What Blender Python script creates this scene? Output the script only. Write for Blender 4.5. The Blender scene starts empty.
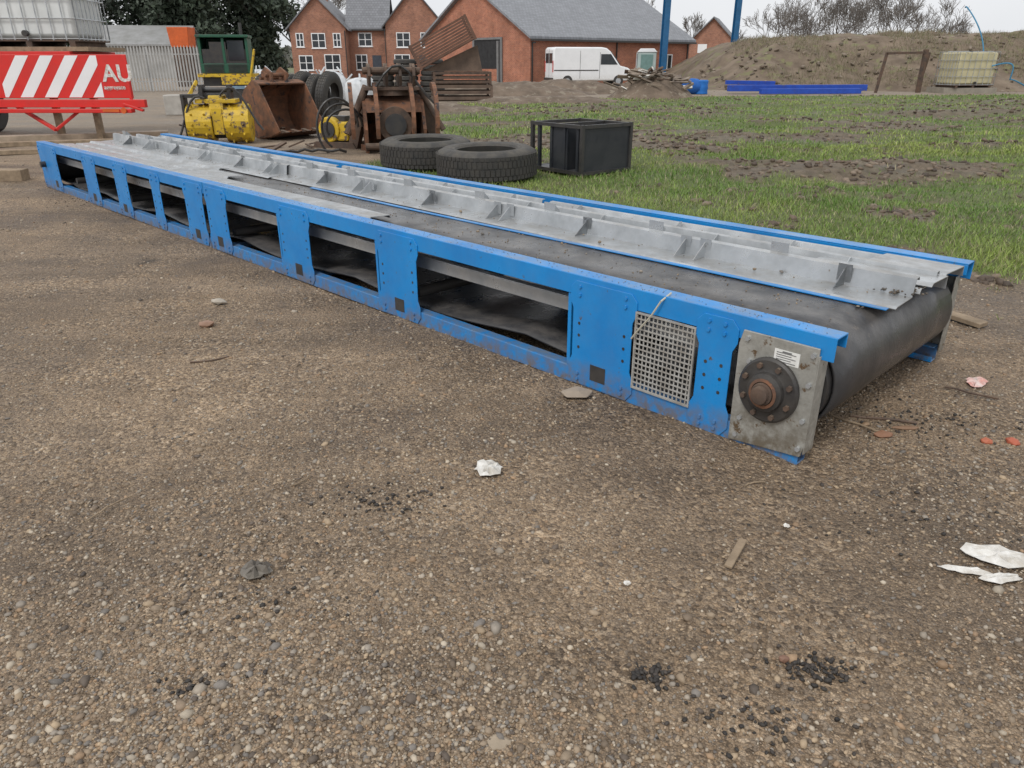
import bpy, math, random
import numpy as np
from mathutils import Vector, Matrix
R=math.radians
rnd=random.Random(5); nr=np.random.RandomState(11)
scene=bpy.context.scene
COL=scene.collection
# ---------------------------------------------------------------- helpers
T=np.random.RandomState(7).rand(256,256)
def vn(x,y,s,o=0):
    X=np.asarray(x,float)*s+o*17.37; Y=np.asarray(y,float)*s+o*9.13
    xi=np.floor(X).astype(int); yi=np.floor(Y).astype(int)
    fx=X-xi; fy=Y-yi; fx=fx*fx*(3-2*fx); fy=fy*fy*(3-2*fy)
    a=T[xi&255,yi&255]; b=T[(xi+1)&255,yi&255]; c=T[xi&255,(yi+1)&255]; d=T[(xi+1)&255,(yi+1)&255]
    return (a*(1-fx)+b*fx)*(1-fy)+(c*(1-fx)+d*fx)*fy
def fbm(x,y,s,o=0,n=3):
    t=0;a=1;w=0
    for i in range(n):
        t=t+a*vn(x,y,s*2**i,o+i*3.1); w+=a; a*=.5
    return t/w
def sst(a,b,x):
    t=np.clip((x-a)/(b-a),0,1); return t*t*(3-2*t)

def fast_mesh(name,V,F,mat=None,cols=None,smooth=False,attr='Col'):
    me=bpy.data.meshes.new(name); V=np.asarray(V,np.float32); F=np.asarray(F,np.int32)
    k=F.shape[1]; me.vertices.add(len(V)); me.vertices.foreach_set('co',V.ravel())
    me.loops.add(F.size); me.loops.foreach_set('vertex_index',F.ravel())
    me.polygons.add(len(F)); me.polygons.foreach_set('loop_start',np.arange(0,F.size,k,dtype=np.int32))
    me.update(calc_edges=True); me.validate()
    if cols is not None:
        a=me.color_attributes.new(attr,'FLOAT_COLOR','POINT')
        c=np.ones((len(V),4),np.float32); c[:,:3]=cols; a.data.foreach_set('color',c.ravel())
    if smooth: me.shade_smooth()
    ob=bpy.data.objects.new(name,me); COL.objects.link(ob)
    if mat: me.materials.append(mat)
    return ob
def empty(name,loc=(0,0,0),rz=0):
    e=bpy.data.objects.new(name,None); e.location=loc; e.rotation_euler=(0,0,rz); e.empty_display_size=.2
    COL.objects.link(e); return e
class P:
    def __init__(s): s.v=[]; s.f=[]
    def add(s,vs,fs,M=None):
        n=len(s.v)
        for p in vs:
            p=Vector(p); s.v.append(tuple(M@p) if M is not None else tuple(p))
        for f in fs: s.f.append([n+i for i in f])
        return s
    def box(s,x0,x1,y0,y1,z0,z1,M=None):
        vs=[(x0,y0,z0),(x1,y0,z0),(x1,y1,z0),(x0,y1,z0),(x0,y0,z1),(x1,y0,z1),(x1,y1,z1),(x0,y1,z1)]
        return s.add(vs,[(0,3,2,1),(4,5,6,7),(0,1,5,4),(1,2,6,5),(2,3,7,6),(3,0,4,7)],M)
    def cyl(s,p0,p1,r0,r1=None,n=12):
        r1=r0 if r1 is None else r1
        p0=Vector(p0);p1=Vector(p1);d=(p1-p0)
        if d.length<1e-6: return s
        d.normalize(); a=d.orthogonal().normalized(); b=d.cross(a)
        vs=[];
        for p,r in((p0,r0),(p1,r1)):
            for i in range(n):
                t=2*math.pi*i/n; vs.append(p+a*math.cos(t)*r+b*math.sin(t)*r)
        fs=[(i,(i+1)%n,n+(i+1)%n,n+i) for i in range(n)]
        fs.append(tuple(range(n-1,-1,-1))); fs.append(tuple(range(n,2*n)))
        return s.add(vs,fs)
    def beam(s,p0,p1,w,h,roll=0):
        p0=Vector(p0);p1=Vector(p1);d=p1-p0;L=d.length
        M=Matrix.Translation(p0)@d.to_track_quat('X','Z').to_matrix().to_4x4()@Matrix.Rotation(roll,4,'X')
        return s.box(0,L,-w/2,w/2,-h/2,h/2,M)
    def prism(s,pts,off,M=None):
        n=len(pts); off=Vector(off); vs=[Vector(p) for p in pts]+[Vector(p)+off for p in pts]
        fs=[tuple(range(n-1,-1,-1)),tuple(range(n,2*n))]+[(i,(i+1)%n,n+(i+1)%n,n+i) for i in range(n)]
        return s.add(vs,fs,M)
    def lathe(s,prof,n=32,M=None,closed=False):
        m=len(prof); vs=[(r*math.cos(2*math.pi*i/n),r*math.sin(2*math.pi*i/n),z) for i in range(n) for r,z in prof]
        fs=[]
        for i in range(n):
            for j in range(m if closed else m-1):
                a=i*m+j;b=i*m+(j+1)%m;c=((i+1)%n)*m+(j+1)%m;d=((i+1)%n)*m+j; fs.append((a,d,c,b))
        return s.add(vs,fs,M)
    def tube(s,pts,r,n=6):
        for a,b in zip(pts[:-1],pts[1:]): s.cyl(a,b,r,n=n)
        return s
    def strip(s,prof,x0,x1,nx=1,fn=None):
        m=len(prof)
        vs=[]
        for i in range(nx+1):
            x=x0+(x1-x0)*i/nx
            for j,(y,z) in enumerate(prof):
                dy,dz=fn(x,j) if fn else (0,0)
                vs.append((x,y+dy,z+dz))
        fs=[(i*m+j,i*m+j+1,(i+1)*m+j+1,(i+1)*m+j) for i in range(nx) for j in range(m-1)]
        return s.add(vs,fs)
    def make(s,name,mat,parent=None,bevel=0,smooth=False,solid=0,loc=None,rot=None):
        me=bpy.data.meshes.new(name); me.from_pydata(s.v,[],s.f); me.update()
        if smooth: me.shade_smooth(); me.set_sharp_from_angle(angle=R(38))
        me.materials.append(mat); ob=bpy.data.objects.new(name,me); COL.objects.link(ob)
        if parent: ob.parent=parent
        if loc: ob.location=loc
        if rot: ob.rotation_euler=rot
        if solid:
            m=ob.modifiers.new('s','SOLIDIFY'); m.thickness=solid; m.offset=0
        if bevel:
            m=ob.modifiers.new('b','BEVEL'); m.width=bevel; m.segments=2; m.limit_method='ANGLE'; m.angle_limit=R(40)
        return ob
# ---------------------------------------------------------------- materials
def newmat(name):
    m=bpy.data.materials.new(name); m.use_nodes=True; nt=m.node_tree; b=nt.nodes['Principled BSDF']; return m,nt,b
def N(nt,t,**k):
    n=nt.nodes.new(t)
    for a,v in k.items(): setattr(n,a,v)
    return n
def mix(nt,fac,a,b,blend='MIX'):
    n=N(nt,'ShaderNodeMix',data_type='RGBA',blend_type=blend)
    for i,v in((0,fac),(6,a),(7,b)):
        if isinstance(v,(int,float)): n.inputs[i].default_value=v
        elif isinstance(v,tuple): n.inputs[i].default_value=(*v,1) if len(v)==3 else v
        else: nt.links.new(v,n.inputs[i])
    return n.outputs[2]
def mr(nt,v,a,b,c=0,d=1):
    n=N(nt,'ShaderNodeMapRange'); n.inputs[1].default_value=a;n.inputs[2].default_value=b;n.inputs[3].default_value=c;n.inputs[4].default_value=d
    nt.links.new(v,n.inputs[0]); return n.outputs[0]
def mul(nt,a,b,op='MULTIPLY'):
    n=N(nt,'ShaderNodeMath',operation=op)
    for i,v in((0,a),(1,b)):
        if isinstance(v,(int,float)): n.inputs[i].default_value=v
        else: nt.links.new(v,n.inputs[i])
    return n.outputs[0]
def noise(nt,vec,s,d=4,r=.6):
    n=N(nt,'ShaderNodeTexNoise'); n.inputs['Scale'].default_value=s;n.inputs['Detail'].default_value=d;n.inputs['Roughness'].default_value=r
    nt.links.new(vec,n.inputs['Vector']); return n
def pm(name,c1,c2=None,rough=.6,metal=0,ns=3,bump=0.,bs=60,dust=None,dusta=.6,spot=None,sth=.62,ss=12,rv=.15,low=None,lowz=.2):
    m,nt,b=newmat(name); tc=N(nt,'ShaderNodeTexCoord').outputs['Object']
    c2=c2 or tuple(x*.75 for x in c1)
    n1=noise(nt,tc,ns,5,.65); col=mix(nt,mr(nt,n1.outputs[0],.35,.65),c1,c2)
    rg=mr(nt,n1.outputs[0],.3,.7,max(.05,rough-rv),min(1,rough+rv))
    if spot:
        n2=noise(nt,tc,ss,6,.7); f=mr(nt,n2.outputs[0],sth,sth+.05); col=mix(nt,f,col,spot); 
    if low:
        sp=N(nt,'ShaderNodeSeparateXYZ'); nt.links.new(tc,sp.inputs[0]); n4=noise(nt,tc,14,5,.7)
        f=mul(nt,mr(nt,sp.outputs[2],0,lowz,1,0),mr(nt,n4.outputs[0],.35,.6)); col=mix(nt,f,col,low)
    if dust:
        g=N(nt,'ShaderNodeNewGeometry'); sp=N(nt,'ShaderNodeSeparateXYZ'); nt.links.new(g.outputs['Normal'],sp.inputs[0])
        n3=noise(nt,tc,7,6,.7); f=mul(nt,mr(nt,sp.outputs[2],.3,.9,.15,1),mr(nt,n3.outputs[0],.38,.66,0,dusta)); col=mix(nt,f,col,dust)
    nt.links.new(col,b.inputs['Base Color']); nt.links.new(rg,b.inputs['Roughness']); b.inputs['Metallic'].default_value=metal
    if bump:
        n5=noise(nt,tc,bs,4,.6); bp=N(nt,'ShaderNodeBump'); bp.inputs['Strength'].default_value=bump; bp.inputs['Distance'].default_value=.01
        nt.links.new(n5.outputs[0],bp.inputs['Height']); nt.links.new(bp.outputs[0],b.inputs['Normal'])
    return m
def colmat(name,rough=.8,sub=0):
    m,nt,b=newmat(name); a=N(nt,'ShaderNodeAttribute',attribute_name='Col'); 
    tc=N(nt,'ShaderNodeTexCoord').outputs['Object']; n=noise(nt,tc,90,3)
    c=mix(nt,1.0,a.outputs['Color'],mix(nt,n.outputs[0],(.7,.7,.7),(1.25,1.25,1.25)),'MULTIPLY')
    nt.links.new(c,b.inputs['Base Color']); b.inputs['Roughness'].default_value=rough; return m
MUDC=(.16,.12,.085)
BLUE=pm('blue_paint',(.008,.25,.64),(.008,.195,.53),rough=.36,ns=2.5,bump=.08,bs=50,dust=(.19,.22,.24),dusta=.6,spot=(.10,.075,.05),sth=.65,ss=22,low=MUDC,lowz=.15)
GALV=pm('galvanised_steel',(.53,.55,.565),(.35,.37,.385),rough=.36,metal=.5,ns=5,bump=.05,bs=14,dust=(.25,.215,.17),dusta=.5,spot=(.18,.135,.09),sth=.66,ss=9)
GALVP=pm('galvanised_plate',(.44,.44,.41),(.28,.275,.25),rough=.45,metal=.4,ns=14,bump=.2,bs=40,spot=(.14,.09,.05),sth=.60,ss=18,low=(.15,.12,.08),lowz=.25)
RUB=pm('belt_rubber',(.055,.055,.058),(.030,.030,.032),rough=.31,ns=3,bump=.2,bs=45,dust=(.16,.145,.13),dusta=.55,spot=(.11,.095,.08),sth=.64,ss=16)
BLK=pm('black_steel',(.03,.03,.032),(.05,.045,.04),rough=.45,ns=8,bump=.2)
RUST=pm('rust',(.23,.10,.05),(.11,.065,.045),rough=.85,ns=7,bump=.5,bs=30,spot=(.05,.04,.04),sth=.57,ss=5)
RUSTD=pm('dark_rust',(.12,.07,.045),(.06,.045,.038),rough=.8,ns=5,bump=.5,bs=25,dust=(.22,.17,.12))
YEL=pm('yellow_paint',(.66,.44,.02),(.50,.33,.02),rough=.5,ns=4,spot=(.12,.08,.05),sth=.54,ss=7,dust=(.2,.15,.09))
TYRE=pm('tyre_rubber',(.03,.03,.03),(.055,.05,.045),rough=.7,ns=6,bump=.4,bs=40,dust=(.13,.115,.09),dusta=.6)
WOOD=pm('weathered_wood',(.32,.24,.16),(.2,.15,.1),rough=.85,ns=9,bump=.4,bs=30)
WHITE=pm('white_paint',(.80,.81,.82),(.74,.75,.76),rough=.35,ns=2,low=(.45,.42,.36),lowz=.8)
RED=pm('red_paint',(.66,.02,.015),(.56,.018,.015),rough=.4,ns=3,dust=(.2,.13,.1))
GLASS=pm('dark_glass',(.03,.035,.04),(.02,.025,.03),rough=.1,rv=.02)
GREEN=pm('green_paint',(.015,.10,.055),(.012,.07,.04),rough=.5,ns=1.5,spot=(.06,.06,.05),sth=.58,ss=3)
ORANGE=pm('orange_paint',(.65,.12,.02),rough=.5)
PLASW=pm('white_plastic',(.70,.72,.71),(.58,.60,.59),rough=.45,ns=1.5)
PLASY=pm('aged_plastic',(.55,.49,.30),(.42,.38,.24),rough=.5,ns=1.5)
LTPAPER=pm('paper_scrap',(.72,.71,.68),(.5,.47,.42),rough=.9,ns=20)

# ---------------------------------------------------------------- terrain functions
POLY=np.array([(5.2,4.5),(4.1,5.4),(3.0,6.1),(1.5,7.3),(0,8.8),(-1.1,10.2),(-2.4,12.2),(-2.6,15),(-2.0,19),(-2.6,24),(-3,31),(2,36),(10,39),(30,41),(90,42),(90,-6),(12,1)],float)
def sdist(x,y):
    x=np.asarray(x,float).ravel(); y=np.asarray(y,float).ravel()
    d=np.full(x.shape,1e9); ins=np.zeros(x.shape,bool); n=len(POLY)
    for i in range(n):
        ax,ay=POLY[i]; bx,by=POLY[(i+1)%n]
        ex,ey=bx-ax,by-ay; t=np.clip(((x-ax)*ex+(y-ay)*ey)/(ex*ex+ey*ey),0,1)
        d=np.minimum(d,np.hypot(x-ax-t*ex,y-ay-t*ey))
        c=((ay>y)!=(by>y))&(x<ex*(y-ay)/(ey if abs(ey)>1e-9 else 1e-9)+ax); ins^=c
    return np.where(ins,d,-d)
def ridges(x,y): return fbm(x*.30+y*.06,y*1.15-x*.12,1.0,77,4)
def grassm(x,y):
    x=np.asarray(x,float).ravel(); y=np.asarray(y,float).ravel()
    s=sdist(x,y); g=sst(-.25,.55,s+(fbm(x,y,1.2,1)-.5)*1.6)
    far=sst(7.5,12,y)*(1-.5*sst(24,32,y))
    mud=sst(.51,.61,fbm(x,y*1.6,.34,5,4)*.5+ridges(x,y)*.5+.035*far*sst(0,6,x))*(.33+.6*far)
    mud2=sst(.58,.69,fbm(x,y,1.3,9,3))*.6
    return g*(1-np.clip(mud+mud2,0,1)*.93)
def gh(x,y):
    x=np.asarray(x,float); y=np.asarray(y,float)
    sh=x.shape; s=sdist(x,y).reshape(sh)
    near=(fbm(x,y,.9,2)-.5)*.035+(fbm(x,y,6,4,2)-.5)*.016
    g=sst(0,2.5,s)
    return near+g*((fbm(x,y,.5,6)-.45)*.14+(fbm(x,y,3,8)-.5)*.09*sst(0,6,s)+(ridges(x,y)-.5)*.34*sst(2,6,s))
def axis(lo,hi,c,step,grow):
    out=[c];d=step
    while out[-1]<hi: out.append(out[-1]+d); d*= grow if out[-1]-c>5 else 1
    l=[c];d=step
    while l[-1]>lo: l.append(l[-1]-d); d*= grow if c-l[-1]>5 else 1
    return np.array(sorted(l[1:]+out))
xs=axis(-500,500,.5,.055,1.022); ys=axis(-60,700,2.5,.055,1.016)
X,Y=np.meshgrid(xs,ys); Z=gh(X,Y)*np.exp(-np.hypot(X,Y)/120); G=grassm(X,Y)
nx=len(xs);ny=len(ys); I=np.arange(nx*ny).reshape(ny,nx)
F=np.stack([I[:-1,:-1].ravel(),I[:-1,1:].ravel(),I[1:,1:].ravel(),I[1:,:-1].ravel()],1)
sd=sdist(X,Y)
farg=sst(95,130,Y.ravel())
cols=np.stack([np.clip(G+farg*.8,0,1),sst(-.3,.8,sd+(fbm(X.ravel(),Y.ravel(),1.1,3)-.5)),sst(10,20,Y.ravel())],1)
def ground_mat():
    m,nt,b=newmat('gravel_ground'); L=nt.links
    pos=N(nt,'ShaderNodeNewGeometry').outputs['Position']
    at=N(nt,'ShaderNodeAttribute',attribute_name='Col'); sp=N(nt,'ShaderNodeSeparateColor'); L.new(at.outputs['Color'],sp.inputs[0])
    wn=noise(nt,pos,9,3); wv=N(nt,'ShaderNodeVectorMath',operation='MULTIPLY_ADD'); L.new(wn.outputs['Color'],wv.inputs[0]); wv.inputs[1].default_value=(.03,.03,.03); L.new(pos,wv.inputs[2])
    def vor(s):
        v=N(nt,'ShaderNodeTexVoronoi'); v.inputs['Scale'].default_value=s; L.new(wv.outputs[0],v.inputs['Vector']); return v
    v1=vor(70); v2=vor(150)
    def ramp(v):
        r=N(nt,'ShaderNodeValToRGB'); s2=N(nt,'ShaderNodeSeparateColor'); L.new(v.outputs['Color'],s2.inputs[0]); L.new(s2.outputs[0],r.inputs[0])
        e=r.color_ramp; e.elements[0].color=(.06,.046,.034,1); e.elements[1].color=(.58,.49,.385,1)
        for p,c in((.25,(.165,.122,.083)),(.5,(.285,.218,.152)),(.68,(.25,.215,.18)),(.85,(.40,.30,.20))):
            k=e.elements.new(p); k.color=(*c,1)
        return r.outputs[0]
    fine=ramp(v2); co=ramp(v1)
    sand=noise(nt,pos,260,3,.7)
    base=mix(nt,mr(nt,sand.outputs[0],.3,.7),(.17,.128,.09),(.36,.28,.20))
    sel=noise(nt,pos,1.7,5,.65)
    c=mix(nt,.66,base,fine); c=mix(nt,mr(nt,sel.outputs[0],.38,.60,.15,.8),c,co)
    edge=mr(nt,v2.outputs['Distance'],.35,.75,1,.66); cc=N(nt,'ShaderNodeCombineColor'); 
    for i in range(3): L.new(edge,cc.inputs[i])
    c=mix(nt,1.0,c,cc.outputs[0],'MULTIPLY')
    big=noise(nt,pos,.7,7,.66); c=mix(nt,1.0,c,mix(nt,mr(nt,big.outputs[0],.36,.64),(.66,.62,.58),(1.38,1.30,1.20)),'MULTIPLY')
    mp=N(nt,'ShaderNodeMapping'); mp.inputs['Rotation'].default_value=(0,0,.75); mp.inputs['Scale'].default_value=(.22,1.7,1); L.new(pos,mp.inputs['Vector'])
    tr=noise(nt,mp.outputs[0],1.0,4,.6); c=mix(nt,1.0,c,mix(nt,mr(nt,tr.outputs[0],.38,.62),(.80,.78,.75),(1.16,1.15,1.13)),'MULTIPLY')
    md=noise(nt,pos,3.1,8,.75); c=mix(nt,mr(nt,md.outputs[0],.56,.67,0,.6),c,(.13,.095,.065))
    oil=noise(nt,pos,1.35,4,.6); of=mr(nt,oil.outputs[0],.65,.73,0,.7); c=mix(nt,of,c,(.05,.04,.032))
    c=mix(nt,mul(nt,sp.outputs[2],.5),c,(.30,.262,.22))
    sn=noise(nt,pos,5,7,.72); soil=mix(nt,mr(nt,sn.outputs[0],.35,.65),(.065,.046,.032),(.185,.138,.098))
    c=mix(nt,mul(nt,sp.outputs[1],.9),c,soil)
    gn=noise(nt,pos,14,5,.7); gr=mix(nt,mr(nt,gn.outputs[0],.35,.65),(.055,.085,.02),(.15,.18,.055))
    c=mix(nt,mul(nt,sp.outputs[0],mr(nt,gn.outputs[0],.25,.45,.5,.95)),c,gr)
    L.new(c,b.inputs['Base Color'])
    L.new(mr(nt,big.outputs[0],.3,.7,.50,.9),b.inputs['Roughness']); b.inputs['Specular IOR Level'].default_value=.4
    hsum=mul(nt,mul(nt,v1.outputs['Distance'],-.9),mul(nt,v2.outputs['Distance'],-.5),'ADD')
    hsum=mul(nt,hsum,mul(nt,md.outputs[0],.9),'ADD')
    bp=N(nt,'ShaderNodeBump'); bp.inputs['Strength'].default_value=.9; bp.inputs['Distance'].default_value=.012; L.new(hsum,bp.inputs['Height']); L.new(bp.outputs[0],b.inputs['Normal'])
    return m
fast_mesh('ground',np.stack([X.ravel(),Y.ravel(),Z.ravel()],1),F,ground_mat(),cols,True)

def ico():
    t=(1+5**.5)/2
    v=np.array([(-1,t,0),(1,t,0),(-1,-t,0),(1,-t,0),(0,-1,t),(0,1,t),(0,-1,-t),(0,1,-t),(t,0,-1),(t,0,1),(-t,0,-1),(-t,0,1)],float)
    v/=np.linalg.norm(v[0])
    f=np.array([(0,11,5),(0,5,1),(0,1,7),(0,7,10),(0,10,11),(1,5,9),(5,11,4),(11,10,2),(10,7,6),(7,1,8),(3,9,4),(3,4,2),(3,2,6),(3,6,8),(3,8,9),(4,9,5),(2,4,11),(6,2,10),(8,6,7),(9,8,1)])
    return v,f
def stones(name,x,y,z,size,pal,mat,flat=.6,jit=.22):
    n=len(x); v,f=ico(); V=np.repeat(v[None],n,0)*(1+nr.uniform(-jit,jit,(n,12,1)))
    sc=np.stack([nr.uniform(.8,1.35,n),nr.uniform(.65,1.0,n),nr.uniform(flat*.7,flat*1.3,n)],1)*size[:,None]
    V=V*sc[:,None,:]; a=nr.uniform(0,6.28,n); tl=nr.uniform(-.5,.5,n)
    c,s=np.cos(tl)[:,None],np.sin(tl)[:,None]; vx=V[:,:,0]*c-V[:,:,2]*s; vz=V[:,:,0]*s+V[:,:,2]*c
    c,s=np.cos(a)[:,None],np.sin(a)[:,None]; xx=vx*c-V[:,:,1]*s; yy=vx*s+V[:,:,1]*c
    V=np.stack([xx+x[:,None],yy+y[:,None],vz+z[:,None]],2).reshape(-1,3)
    Fa=(f[None]+np.arange(n)[:,None,None]*12).reshape(-1,3)
    pal=np.array(pal); cc=pal[nr.randint(0,len(pal),n)]*nr.uniform(.75,1.2,(n,1)); cc=np.repeat(cc,12,0)
    return fast_mesh(name,V,Fa,mat,cc,True)
PAL=[(.23,.175,.12),(.30,.228,.155),(.17,.127,.088),(.25,.215,.175),(.18,.16,.14),(.36,.27,.175),(.43,.365,.28),(.30,.20,.12),(.11,.085,.065),(.28,.215,.15),(.22,.162,.11),(.33,.28,.22)]
STM=colmat('pebble_stone',.66)
def sampleg(n,y0,y1,p):
    u=nr.rand(n); e=1-p; yy=(y0**e+u*(y1**e-y0**e))**(1/e); xx=nr.uniform(-1,1,n)*(yy*.78+.5); return xx,yy
n=105000; px,py=sampleg(n,1.0,13,1.6)
dens=sst(.3,.62,fbm(px,py,.7,12)); keep=(sdist(px,py)<.3)&(nr.rand(n)<.25+.75*dens); px=px[keep];py=py[keep]
sz=np.clip(np.exp(nr.normal(math.log(.0048),.40,len(px))),.002,.016)*(1+np.clip(py-3,0,10)*.06)
stones('gravel',px,py,gh(px,py)+sz*.05,sz,PAL,STM)
n=420; px,py=sampleg(n,1.3,14,1.2); k=sdist(px,py)<1; px=px[k];py=py[k]; sz=np.clip(np.exp(nr.normal(math.log(.013),.33,len(px))),.008,.028)
stones('loose_stones',px,py,gh(px,py)+sz*.05,sz,PAL,STM,jit=.3)
cx=[];cy=[]
for (a,b,s,q) in((-.50,2.50,.12,90),(.87,1.62,.05,130),(.39,1.59,.03,80),(.62,1.42,.10,60),(1.5,2.35,.2,60),(-5.2,9.3,.25,50),(1.9,3.2,.2,140),(-1,1.9,.3,50),(-.9,1.55,.05,25)):
    cx+=list(nr.normal(a,s,q)); cy+=list(nr.normal(b,s*.6,q))
cx=np.array(cx);cy=np.array(cy); sz=nr.uniform(.003,.010,len(cx))
stones('dark_crumbs',cx,cy,gh(cx,cy)+sz*.5,sz,[(.025,.021,.018),(.05,.04,.033),(.035,.03,.025)],STM)
n=12000; px,py=sampleg(n,5,42,1.2); px=np.abs(px)*1.0-1; g=grassm(px,py); k=(sdist(px,py)>0)&(g<.45)&(nr.rand(n)<.8); px=px[k];py=py[k]
sz=nr.uniform(.012,.055,len(px))*(1+py*.02); stones('soil_clods',px,py,gh(px,py),sz,[(.075,.053,.037),(.125,.09,.062),(.185,.14,.10)],STM,jit=.35)

def blades(n,y0,y1,p,wmin,hgt,pts=None):
    if pts is None:
        px,py=sampleg(n,y0,y1,p); g=grassm(px,py); k=g>nr.uniform(.12,.7,n); px=px[k];py=py[k]
    else: px,py=pts
    m=len(px)
    z=gh(px,py)-.005; h=nr.uniform(.35,1,m)*hgt*(.5+1.0*fbm(px,py,.8,20)); w=wmin*(.6+py*.10)*nr.uniform(.7,1.4,m)
    a=nr.uniform(0,6.28,m); la=nr.uniform(0,6.28,m); ln=h*nr.uniform(.2,1.1,m)
    dx=np.cos(a)*w;dy=np.sin(a)*w; lx=np.cos(la)*ln; ly=np.sin(la)*ln
    V=np.stack([np.stack([px-dx,py-dy,z],1),np.stack([px+dx,py+dy,z],1),np.stack([px+dx*.7+lx*.4,py+dy*.7+ly*.4,z+h*.6],1),np.stack([px-dx*.7+lx*.4,py-dy*.7+ly*.4,z+h*.6],1),np.stack([px+lx,py+ly,z+h*.9],1)],1).reshape(-1,3)
    b=np.arange(m)[:,None]*5; F=np.concatenate([b+np.array([[0,1,2]]),b+np.array([[0,2,3]]),b+np.array([[3,2,4]])],0)
    t=fbm(px,py,.6,31)[:,None]; t=np.clip((t-.3)*2.2,0,1); c=np.array([[.125,.225,.035]])*(1-t)+np.array([[.29,.36,.085]])*t
    c=c*nr.uniform(.6,1.3,(m,1)); dry=nr.rand(m)<.15; c[dry]=np.array([.38,.33,.19])*nr.uniform(.6,1.1,(dry.sum(),1))
    return V,F,np.repeat(c,5,0)
GM=colmat('grass_blade',.6)
V1,F1,C1=blades(210000,4.5,16,1.1,.0022,.085)
V2,F2,C2=blades(130000,14,44,1.2,.0032,.10)
tx_=[];ty_=[]
for i in range(46):
    x=nr.uniform(1.9,5.5); y=nr.uniform(3.9,6.2)
    if sdist(x,y)[0]>-1.1: q=nr.randint(6,26); tx_+=list(nr.normal(x,.03,q)); ty_+=list(nr.normal(y,.03,q))
V3,F3,C3=blades(0,0,0,0,.0022,.06,(np.array(tx_),np.array(ty_)))
fast_mesh('grass',np.concatenate([V1,V2,V3]),np.concatenate([F1,F2+len(V1),F3+len(V1)+len(V2)]),GM,np.concatenate([C1,C2,C3]))

# ---------------------------------------------------------------- conveyor
O=(1.24,2.77,0.0); cv=empty('conveyor',O,math.atan2(-.709,.705)); cv.scale=(1,1,1.09); Lc=10.9; W=1.76
PL=[(.36,.57),(.90,1.32),(2.60,3.05),(3.9,4.38),(5.27,5.70),(5.74,6.17),(6.72,6.98),(7.62,8.04),(8.62,9.08),(10.1,10.9)]
def side(y,sg,name):
    f=P(); o=lambda a:y-sg*a
    def bx(x0,x1,a0,a1,z0,z1):
        ya,yb=sorted((o(a0),o(a1))); f.box(x0,x1,ya,yb,z0,z1)
    segs=[(-5.715,.055),(-Lc,-5.725)]
    for x0,x1 in segs:
        bx(x0,x1,0,.006,.455,.55); bx(x0,x1,.006,.105,.543,.55); bx(x0,x1,.099,.105,.49,.543); 
    for x0,x1 in ((-5.715,-.02),(-Lc,-5.725)):
        bx(x0,x1,0,.006,.0,.085); bx(x0,x1,.006,.075,.0,.007); bx(x0,x1,.006,.075,.079,.085); bx(x0,x1,.069,.075,.007,.03)
    f.make(name+'_rails',BLUE,cv,bevel=.0035)
    p=P()
    for s0,s1 in PL:
        x0,x1=-s1,-s0; c=.035; ya,yb=sorted((o(-.007),o(-.001)))
        pts=[(x0+c,ya,.008),(x1-c,ya,.008),(x1,ya,.05),(x1,ya,.11),(x1-c*.6,ya,.15),(x1-c*.6,ya,.39),(x1,ya,.43),(x1,ya,.49),(x1-c,ya,.525),(x0+c,ya,.525),(x0,ya,.49),(x0,ya,.43),(x0+c*.6,ya,.39),(x0+c*.6,ya,.15),(x0,ya,.11),(x0,ya,.05)]
        p.prism(pts,(0,.006,0))
    p.make(name+'_gusset_plates',BLUE,cv,bevel=.002)
    b=P(); h=P()
    for s0,s1 in PL:
        for s in (s0+.065,s1-.065):
            for z in (.035,.065,.46,.50):
                b.cyl((-s,o(.006),z),(-s,o(-.016),z),.009,n=6)
            for z in (.2,.26,.32): h.cyl((-s,o(.0),z),(-s,o(-.0085),z),.008,n=10)
        if s1-s0>.4: 
            ya,yb=sorted((o(0),o(-.0087))); h.box(-s0-.27,-s0-.17,ya,yb,.05,.13)
    b.make(name+'_bolts',BLUE,cv); h.make(name+'_bolt_holes',BLK,cv)
    if sg<0:
        s2=P()
        for xa in (-.34,-1.34,-3.07,-4.40): s2.box(xa-.0,xa+.022,y-.0,y+.05,.087,.453)
        s2.make('opening_returns',BLUE,cv)
side(0,-1,'near_side'); side(W,1,'far_side')
c=P()
for s in [.95,2.82,4.1,5.5,5.95,6.85,7.8,8.85,10.4]:
    c.box(-s-.03,-s+.03,.08,W-.08,.012,.06)
c.make('cross_members',BLUE,cv,bevel=.003)
g=P()
for y in (.115,W-.165):
    g.box(-Lc+.3,-.62,y,y+.05,.385,.392); g.box(-Lc+.3,-.62,y,y+.004,.32,.385); g.box(-Lc+.3,-.62,y+.046,y+.05,.36,.385)
for i in range(15):
    s=.8+i*.68; g.box(-s-.03,-s+.03,.17,W-.17,.40,.425)
g.make('inner_deck_rails',GALV,cv,bevel=.002)
r=P()
for i in range(18):
    s=.9+i*.55; r.cyl((-s,.16,.452),(-s,W-.16,.452),.036,n=14)
for s in (1.1,2.75,5.4,7.9,9.8): r.cyl((-s,.09,.165),(-s,W-.09,.165),.035,n=14)
r.make('idler_rollers',BLK,cv,smooth=True)
R0=.2; zc=.295; s0=.17
nb=[]
for i in range(40):
    s=s0+(Lc-.4)*i/39; nb.append((s,zc+R0+.001*math.sin(s*7)))
for i in range(1,14): a=math.pi/2-math.pi*i/14; nb.append((s0+Lc-.4+math.cos(a)*R0,zc+math.sin(a)*R0))
for i in range(60):
    s=s0+(Lc-.4)*(1-i/59); sag=.055*abs(math.sin(s*1.75)); nb.append((s,max(.03,zc-R0+.02-sag if .6<s<10 else zc-R0)))
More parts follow.
